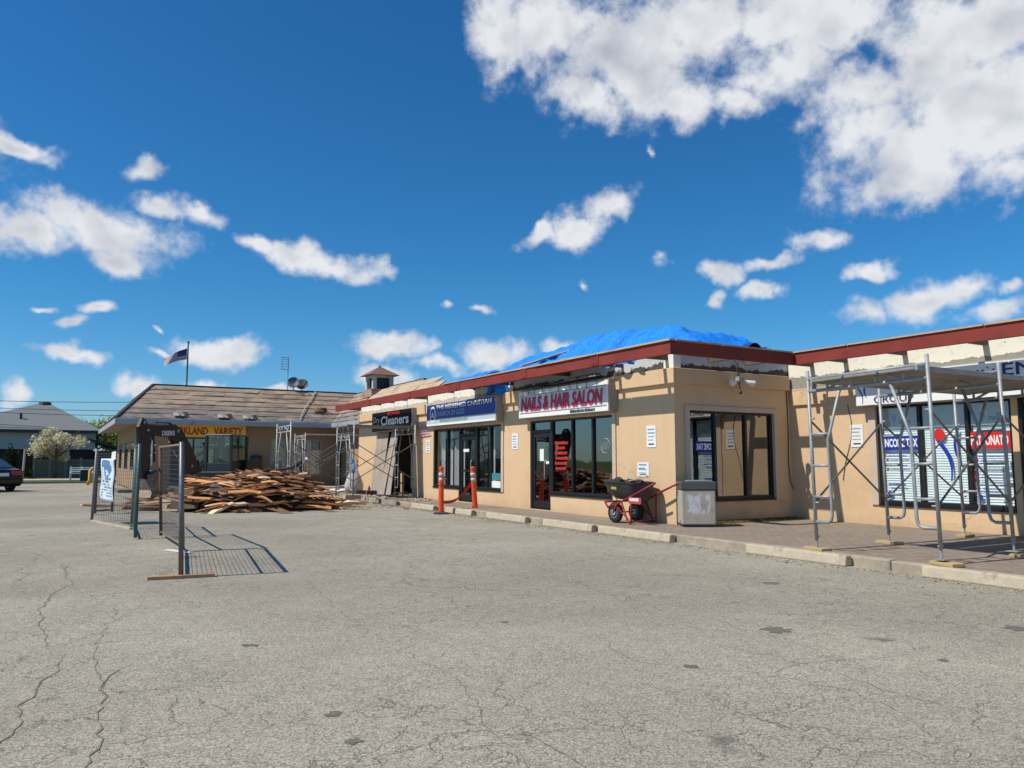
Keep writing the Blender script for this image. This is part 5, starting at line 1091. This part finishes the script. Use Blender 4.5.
rb.build('dry_weeds', leafmat('dry_straw', (.30, .22, .08), (.22, .20, .06)), kind='stuff')['label'] = 'dry weeds and straw along the foot of the side wall'
t_ = thing('cloth_bag', 'pale sack slumped against the dark doorway behind the far scaffold', 'sack', aty(354, 478, 28)); p = aty(354, 486, 28); mb = MB().lathe([(.02, 0), (.32, .04), (.36, .3), (.26, .6), (.12, .85), (.02, .95)], (p.x, p.y, .12), 'z', 12); mb.build('sack', M('pale_sack', (.46, .42, .38), .9, 0, .2, 5), t_, smooth=True)
p = atx(355.5, 470, 8.1); t_ = thing('cloth', 'blue cloth hung on the far scaffold post', 'cloth', (p.x, p.y, 1)); MB().grid(lambda u, v: (7.86+.04*math.sin(9*u), 23.02+.22*(u-.5)-.06*math.sin(5*v), .93+.42*v+.05*u), 8, 8).build('cloth', M('sky_blue_cloth', (.10, .25, .50), .8), t_, thick=.01)
t_ = thing('cabinet', 'black box cabinet standing against the corner store wall', 'cabinet', (8.0, YV-.4, .1)); a, c_ = aty(252, 455.5, YV-.4), aty(262, 455.5, YV-.4); MB().box(a.x, c_.x, YV-.4, YV-.05, .55, a.z).build('body', BLACK, t_, bevel=.02); MB().box(a.x+.04, c_.x-.04, YV-.405, YV-.398, .65, a.z-.08).build('door', DKGREY, t_)
t_ = thing('planter', 'long brown timber planter under the black cabinet', 'planter', (7.8, YV-.5, .1)); a, c_ = aty(243, 471, YV-.5), aty(271, 471, YV-.5); MB().box(a.x, c_.x, YV-.75, YV-.03, .12, .53).build('box', M('brown_planter', (.13, .08, .05), .8), t_, bevel=.01)
# ------------------------------------------------------------------ worker
def person():
    base = aty(296, 484, 35.4); base.z = .12; f = -RX; s_ = DV     # bending towards the left of the picture is wrong: he leans to the right
    f = RX
    pr = thing('person', 'worker in dark clothes and a white cap bending over behind the scaffold', 'person', base)
    def P(a, b_, z): return base+f*a+s_*b_+Vector((0, 0, z))
    J = {'pel': (P(-.16, 0, .84), .15), 'sp': (P(-.02, 0, 1.00), .15), 'ch': (P(.16, 0, 1.12), .165), 'nk': (P(.30, 0, 1.17), .065), 'hd0': (P(.36, 0, 1.19), .075), 'hd': (P(.44, 0, 1.20), .10), 'hd1': (P(.50, 0, 1.18), .075)}
    ed = [('pel', 'sp'), ('sp', 'ch'), ('ch', 'nk'), ('nk', 'hd0'), ('hd0', 'hd'), ('hd', 'hd1')]
    for k, b_ in (('l', -1), ('r', 1)):
        J['hip'+k] = (P(-.16, .10*b_, .80), .10); J['kn'+k] = (P(-.05-.06*b_, .13*b_, .45), .065); J['an'+k] = (P(-.14-.1*b_, .13*b_, .09), .045); J['to'+k] = (P(.04-.1*b_, .14*b_, .045), .04)
        J['sh'+k] = (P(.20, .19*b_, 1.10), .075); J['el'+k] = (P(.24, .25*b_, .82), .05); J['wr'+k] = (P(.40+.04*b_, .18*b_, .62), .036); J['ha'+k] = (P(.45+.04*b_, .16*b_, .53), .034)
        ed += [('pel', 'hip'+k), ('hip'+k, 'kn'+k), ('kn'+k, 'an'+k), ('an'+k, 'to'+k), ('ch', 'sh'+k), ('sh'+k, 'el'+k), ('el'+k, 'wr'+k), ('wr'+k, 'ha'+k)]
    ks = list(J); me = bpy.data.meshes.new('body'); me.from_pydata([J[k][0]-base for k in ks], [(ks.index(a), ks.index(b_)) for a, b_ in ed], [])
    o = bpy.data.objects.new('tmp', me); COL.objects.link(o); o.modifiers.new('s', 'SKIN'); 
    for i, k in enumerate(ks): me.skin_vertices[0].data[i].radius = (J[k][1], J[k][1]); me.skin_vertices[0].data[i].use_root = (k == 'pel')
    q = o.modifiers.new('d', 'SUBSURF'); q.levels = q.render_levels = 2
    dg = bpy.context.evaluated_depsgraph_get(); m2 = bpy.data.meshes.new_from_object(o.evaluated_get(dg)); bpy.data.objects.remove(o)
    SK = M('skin', (.35, .21, .15), .6); CL_ = M('dark_work_clothes', (.018, .020, .03), .85, 0, .2, 6); TR = M('charcoal_trousers', (.03, .03, .034), .85); m2.materials.clear()
    for m in (CL_, SK, TR, BLACK): m2.materials.append(m)
    for p in m2.polygons:
        c_ = p.center; a = c_.dot(f); p.use_smooth = True
        p.material_index = 1 if (a > .315 and c_.z > 1.0) or c_.z < .585 and a > .28 else 3 if c_.z < .10 else 2 if c_.z < .82 and a < .12 else 0
    b_ = bpy.data.objects.new('body', m2); COL.objects.link(b_); b_.parent = pr
    X = (f*.55+Vector((0, 0, .83))).normalized(); cpm = X.to_track_quat('Z', 'Y').to_matrix().to_4x4(); cpm.translation = P(.435, 0, 1.23)
    MB().lathe([(.113, -.03), (.118, .0), (.112, .05), (.08, .10), (.02, .12)], (0, 0, 0), 'z', 16).xf(cpm).build('cap', WHITE, pr, smooth=True)
    fm = MB(); hc = P(.50, 0, 1.175)
    for b__ in (-1, 1): fm.lathe([(.012, -.004), (.012, .004)], hc+s_*.035*b__+f*.06, 'z', 6)
    each(fm, 'eye', BLACK, pr)
person()

# ------------------------------------------------------------------ parked sedan
def sedan():
    rear = atz(19, 491.5); fwd = (-RX*.86+DV*.5).normalized(); sd = Vector((0, 0, 1)).cross(fwd)
    mid = rear+fwd*2.3+sd*.75
    if (rear+fwd*2.3-sd*.75).dot(RX) > mid.dot(RX): pass
    cr_ = thing('parked_car', 'dark green sedan seen from behind at the left edge of the lot', 'car', mid); Mx = Matrix((fwd, sd, Vector((0, 0, 1)))).transposed().to_4x4(); Mx.translation = mid
    prof = [(-2.3, .32), (-2.33, .62), (-2.27, .93), (-1.75, 1.0), (-.95, 1.40), (-.45, 1.46), (.25, 1.43), (1.05, .98), (1.95, .84), (2.28, .66), (2.32, .34), (2.2, .22), (-2.15, .22)]
    low = [(-2.3, .32), (-2.33, .62), (-2.27, .93), (-1.75, 1.0), (1.05, .98), (1.95, .84), (2.28, .66), (2.32, .34), (2.2, .22), (-2.15, .22)]
    top = [(-1.75, 1.0), (-.95, 1.40), (-.45, 1.46), (.25, 1.43), (1.05, .98)]
    PT = M('dark_green_car_paint', (.006, .018, .016), .22, .2, .1, 2, spec=.6); CGL = glass('car_glass', (.16, .2, .22), 1.9)
    MB().prism([(a, -.88, z) for a, z in low], (0, 1.76, 0)).xf(Mx).build('body', PT, cr_, bevel=.07, smooth=False)
    ins = .12; mb = MB(); L = [(a, -.84+(z-1)*.45, z) for a, z in top]; Rr = [(a, .84-(z-1)*.45, z) for a, z in top]; n = len(L)
    mb.add(L+Rr, [(i, i+1, n+i+1, n+i) for i in range(n-1)]+[tuple(range(n))[::-1], tuple(range(n, 2*n))]); cab_ = mb.xf(Mx).build('cabin', PT, cr_, bevel=.05)
    g = MB(); 
    def up_(a0, z0, a1, z1, w0, w1): 
        nx, nz = -(z1-z0), (a1-a0); l_ = math.hypot(nx, nz); nx, nz = nx/l_*.006, nz/l_*.006
        g.add([(a0+nx, -w0, z0+nz), (a0+nx, w0, z0+nz), (a1+nx, w1, z1+nz), (a1+nx, -w1, z1+nz)], [(0, 1, 2, 3)])
    up_(-1.68, 1.035, -1.0, 1.375, .74, .62); up_(.32, 1.39, .98, 1.02, .62, .74)
    for s_ in (-1, 1): g.add([(-1.35, s_*.826, 1.04), (.85, s_*.826, 1.04), (.22, s_*.665, 1.38), (-.85, s_*.665, 1.38)], [(0, 1, 2, 3)])
    g.xf(Mx).build('window', M('blue_reflecting_car_glass', (.03, .05, .07), .05, 0, 0, spec=1), cab_)
    for s_ in (-1, 1):
        MB().box(-2.345, -2.25, s_*.40, s_*.885, .70, .88).xf(Mx).build('tail_light', M('tail_light_red', (.35, .012, .02), .2, spec=.8), cr_, bevel=.02)
        for a in (-1.42, 1.42):
            w_ = MB().lathe([(.20, -.1), (.30, -.105), (.325, -.08), (.325, .08), (.30, .105), (.20, .1)], (a, s_*.82, .325), 'y', 24).xf(Mx).build('wheel', RUB, cr_, smooth=True)
            MB().lathe([(.03, -.11), (.20, -.108), (.20, .108), (.03, .11)], (a, s_*.82, .325), 'y', 16).xf(Mx).build('rim', GALV, w_)
    MB().box(-2.40, -2.30, -.86, .86, .34, .56).xf(Mx).build('bumper', PT, cr_, bevel=.04); MB().box(-2.352, -2.33, -.28, .28, .66, .80).xf(Mx).build('number_plate', WHITE, cr_)
sedan()

# ------------------------------------------------------------------ house, fences and trees beyond the lot
def build_house():
    Yh = 70; a, c_ = aty(-60, 430, Yh), aty(96, 430, Yh); x0, x1 = a.x, c_.x; ez = aty(20, 430, Yh).z; ap = aty(45, 403, Yh+5)
    h = thing('house', 'grey blue sided bungalow with a grey hipped roof beyond the lot', 'house', ((x0+x1)/2, Yh, 0)); SID = M('grey_blue_siding', (.48, .45, .44), .7, 0, .06, 2)
    mid = aty(20, 449, Yh).z
    b = MB()
    n = 9
    for k in range(n): z0 = mid+(ez-mid)*k/n; b.prism([(x0, Yh-.02, z0), (x0, Yh, z0+(ez-mid)/n), (x0, Yh+.1, z0+(ez-mid)/n), (x0, Yh+.1, z0)], (x1-x0, 0, 0))
    b.box(x0, x1, Yh+.1, Yh+10, mid, ez); b.build('wall', SID, h)
    MB().box(x0+.1, x1-.1, Yh+.3, Yh+9.8, .1, mid).build('lower_wall', M('brown_brick_wall', (.05, .032, .028), .9, 0, .3, 6), h)
    wx0, wx1 = x0-.5, x1+.5; RF = M('grey_asphalt_shingles', (.175, .18, .18), .95, 0, .22, 5, .4, 20)
    r = MB(); r.add([(wx0, Yh-.5, ez), (wx1, Yh-.5, ez), (wx1, Yh+10.5, ez), (wx0, Yh+10.5, ez), (ap.x-.25, Yh+5, ap.z), (ap.x+.25, Yh+5, ap.z)], [(0, 1, 5, 4), (1, 2, 5), (2, 3, 4, 5), (3, 0, 4), (0, 3, 2, 1)]); ro = r.build('roof', RF, h)
    MB().box(wx0, wx1, Yh-.56, Yh-.5, ez-.2, ez+.04).build('gutter', M('dark_gutter', (.04, .04, .045), .5), h)
    p = aty(21, 416, Yh+1.6); MB().tube([(p.x, Yh+1.6, p.z-.5), (p.x, Yh+1.6, p.z+.25)], .09).build('vent_pipe', BLACK, ro); MB().lathe([(.5, -.12), (.45, .05), (.2, .12)], (ap.x, Yh+5, ap.z), 'z', 10).build('ridge_vent', DKGREY, ro)
    q = aty(86, 445, Yh); MB().prism([(x1-.6, Yh-.3, mid+.9), (x1+2.6, Yh-.3, mid-.1), (x1+2.6, Yh-.3, mid-.25), (x1-.6, Yh-.3, mid+.7)], (0, 4, 0)).build('side_roof', M('dark_shingles', (.05, .05, .055), .9), h); MB().box(x1, x1+2.2, Yh, Yh+3.5, .1, mid-.1).build('side_wall', MATS['brown_brick_wall'], h)
build_house()
Yf = 63.5
f1 = thing('timber_fence', 'dark brown timber fence in front of the bungalow at the left edge', 'fence', (aty(-20, 470, Yf+1).x, Yf+1, 0)); a, c_ = aty(-80, 452, Yf+1), aty(36, 452, Yf+1); mb = MB(); x = a.x
while x < c_.x: mb.box(x, x+.13, Yf+1, Yf+1.03, .1, a.z+.0+random.uniform(-.02, .02)); x += .145
mb.build('boards', M('dark_brown_boards', (.04, .025, .02), .9, 0, .35, 4), f1)
f2 = thing('concrete_fence', 'grey concrete panel fence below the white blossoming tree', 'fence', (aty(65, 470, Yf).x, Yf, 0)); a, c_ = aty(34, 459, Yf), aty(96, 459, Yf)
n = 4
for k in range(n):
    u0, u1 = a.x+(c_.x-a.x)*k/n, a.x+(c_.x-a.x)*(k+1)/n; mb = MB()
    for j in range(5): mb.box(u0+.1, u1-.02, Yf, Yf+.08, .1+j*(a.z-.1)/5, .1+(j+1)*(a.z-.1)/5-.015)
    mb.build('panel', M('grey_fence_concrete', (.17, .16, .15), .95, 0, .15, 3), f2); MB().box(u0-.06, u0+.1, Yf-.06, Yf+.14, .1, a.z+.1).build('post', M('pale_fence_post', (.24, .23, .21), .9), f2)
def leafcrown(c, rad, n, size, seed, gaps=.25, lobes=15):
    rg_ = random.Random(seed); mb = MB(); L = []
    for i in range(lobes):
        q = Vector((rg_.gauss(0, 1), rg_.gauss(0, 1), rg_.gauss(0, .9))).normalized()*rg_.uniform(.3, .85); L.append((q, rg_.uniform(.2, .42)))
    k = 0
    while k < n:
        q, r = rg_.choice(L); w = Vector((rg_.gauss(0, 1), rg_.gauss(0, 1), rg_.gauss(0, 1))).normalized()*r*rg_.uniform(.35, 1.08)+q
        p = Vector((c[0]+w.x*rad[0], c[1]+w.y*rad[1], c[2]+w.z*rad[2])); s_ = size*rg_.uniform(.6, 1.4); a = Vector((rg_.gauss(0, 1), rg_.gauss(0, 1), rg_.gauss(0, 1))).normalized(); b_ = a.orthogonal().normalized(); d_ = a.cross(b_)
        mb.add([p+b_*s_, p+d_*s_*.55, p-b_*s_, p-d_*s_*.55], [(0, 1, 2, 3)]); k += 1
    return mb
BARK = M('grey_brown_bark', (.10, .08, .065), .9, 0, .3, 8, .5, 30)
def tree(loc, h0, rad, n, size, mat, label, seed, name='tree', trunk_r=.12):
    t_ = thing(name, label, 'tree', loc); x, y, z = loc; cz = h0; rg_ = random.Random(seed); tk = MB(); tk.tube([(x, y, z), (x+.04, y, z+(cz-z)*.5), (x, y, cz)], [trunk_r, trunk_r*.8, trunk_r*.55], 8)
    for i in range(9):
        a = rg_.uniform(0, 6.28); e = Vector((math.cos(a)*rad[0]*.7, math.sin(a)*rad[1]*.7, rg_.uniform(.1, .8)*rad[2])); s0 = Vector((x, y, cz-rad[2]*rg_.uniform(.3, .8))); tk.tube([s0, s0+e*.5+Vector((0, 0, .1)), Vector((x, y, cz))+e], [trunk_r*.5, trunk_r*.3, trunk_r*.1], 5)
    tk.build('trunk', BARK, t_, smooth=True); leafcrown((x, y, cz), rad, n, size, seed).build('crown', mat, t_, recalc=False); return t_
BLOS = leafmat('white_blossom', (.80, .74, .56), (.50, .45, .22)); LIME = leafmat('lime_spring_leaves', (.44, .44, .08), (.22, .28, .05)); DKG = leafmat('dark_evergreen', (.018, .035, .018), (.03, .05, .02)); MIDG = leafmat('mid_green_leaves', (.07, .12, .03), (.04, .08, .02))
Yt = 61.5; cT = aty(56.5, 444, Yt); tree((cT.x, Yt, .1), cT.z, (2.1, 1.8, 1.4), 3600, .10, BLOS, 'round white blossoming tree in front of the grey blue bungalow', 4)
cT = aty(97, 434, 76); tree((cT.x, 76, .1), cT.z, (2.2, 2.2, 2.2), 2200, .14, LIME, 'lime green tree in young leaf between the bungalow and the corner store', 8)
cT = aty(110, 441, 82); tree((cT.x, 82, .1), cT.z, (1.6, 1.8, 1.5), 1200, .14, MIDG, 'darker green tree right of the lime green tree, beside the store eave', 9)
cT = aty(12, 462, 61); tree((cT.x, 61, .1), cT.z, (.55, .55, 1.3), 1200, .07, DKG, 'slim dark evergreen shrub at the far left behind the sedan', 12, 'evergreen_shrub', .06)
cT = aty(29, 473, 60.8); tree((cT.x, 60.8, .1), cT.z, (.5, .4, .45), 500, .06, MIDG, 'small green shrub beside the pale post', 13, 'shrub', .03)
p = aty(22.5, 477, 60.5); t_ = thing('lamp_post', 'slim pale post standing in the verge left of the concrete fence', 'post', (p.x, 60.5, .1)); MB().tube([(p.x, 60.5, .1), (p.x+.05, 60.5, aty(24, 449, 60.5).z)], .07).build('post', M('pale_post', (.34, .32, .30), .6), t_)
Yb = 55; a, c_ = aty(70, 466.5, Yb), aty(94, 466.5, Yb); bz = a.z; t_ = thing('bench', 'white slatted bench in front of the grey concrete fence', 'bench', ((a.x+c_.x)/2, Yb, .1))
MB().box(a.x, c_.x, Yb-.45, Yb, .50, .55).build('seat', WHITE, t_); mb = MB()
for k in range(3): mb.box(a.x, c_.x, Yb+.02, Yb+.06, .62+k*(bz-.62)/3, .60+(k+1)*(bz-.62)/3-.03)
mb.build('backrest', WHITE, t_)
for x in (a.x+.05, (a.x+c_.x)/2, c_.x-.05): MB().box(x-.05, x+.05, Yb-.42, Yb+.02, .1, .5).box(x-.05, x+.05, Yb-.02, Yb+.02, .5, bz).build('leg', WHITE, t_)
Yb = 52.6; a, c_ = aty(80.5, 470, Yb), aty(88.5, 470, Yb); t_ = thing('waste_bin', 'dark green bin by the far kerb next to the yellow barrier', 'bin', ((a.x+c_.x)/2, Yb, .1)); DG_ = M('dark_green_plastic', (.012, .03, .022), .5); MB().box(a.x, c_.x, Yb, Yb+.5, .1, a.z-.06).build('body', DG_, t_, bevel=.03); MB().box(a.x-.02, c_.x+.02, Yb-.03, Yb+.52, a.z-.055, a.z).build('lid', DG_, t_, bevel=.02)
Yb = 48; p0, p1 = aty(90.2, 469, Yb), aty(94, 469, Yb+.8); t_ = thing('barrier', 'yellow tubular barrier with a slanting foot by the far kerb', 'barrier', (p0.x, Yb, 0)); YP = M('yellow_paint', (.48, .27, .03), .5, 0, .15, 4)
MB().tube([(p0.x-.1, Yb-.1, .03), (p0.x, Yb, .25), (p0.x, Yb, p0.z-.1), (p0.x+.1, Yb+.1, p0.z), (p1.x, Yb+.8, p0.z), (p1.x+.1, Yb+.9, p0.z-.1), (p1.x+.1, Yb+.9, .0)], .085).build('tube', YP, t_, smooth=True); MB().tube([(p0.x, Yb, .35), (p1.x+.1, Yb+.9, .05)], .07).build('foot', YP, t_)
def wire(px0, py0, px1, py1, Y, sag, label):
    a, c_ = aty(px0, py0, Y), aty(px1, py1, Y); t_ = thing('overhead_wire', label, 'wire', a); MB().tube([a.lerp(c_, i/16)-Vector((0, 0, sag*4*(i/16)*(1-i/16))) for i in range(17)], .022, 5).build('wire', M('wire_grey', (.10, .11, .12), .6), t_)
wire(-60, 399, 160, 402, 66, .1, 'topmost overhead wire crossing the sky left of the store'); wire(-60, 405.5, 160, 411, 66, .1, 'middle overhead wire passing the tip of the bungalow roof'); wire(-60, 409, 160, 415.5, 66, .15, 'lowest thin overhead wire in front of the bungalow roof')
wire(-60, 419, 46, 427, 58, .05, 'upper thick cable slanting across the bungalow eave'); wire(-60, 423.5, 52, 428.5, 58, .05, 'lower thick cable slanting across the bungalow eave')
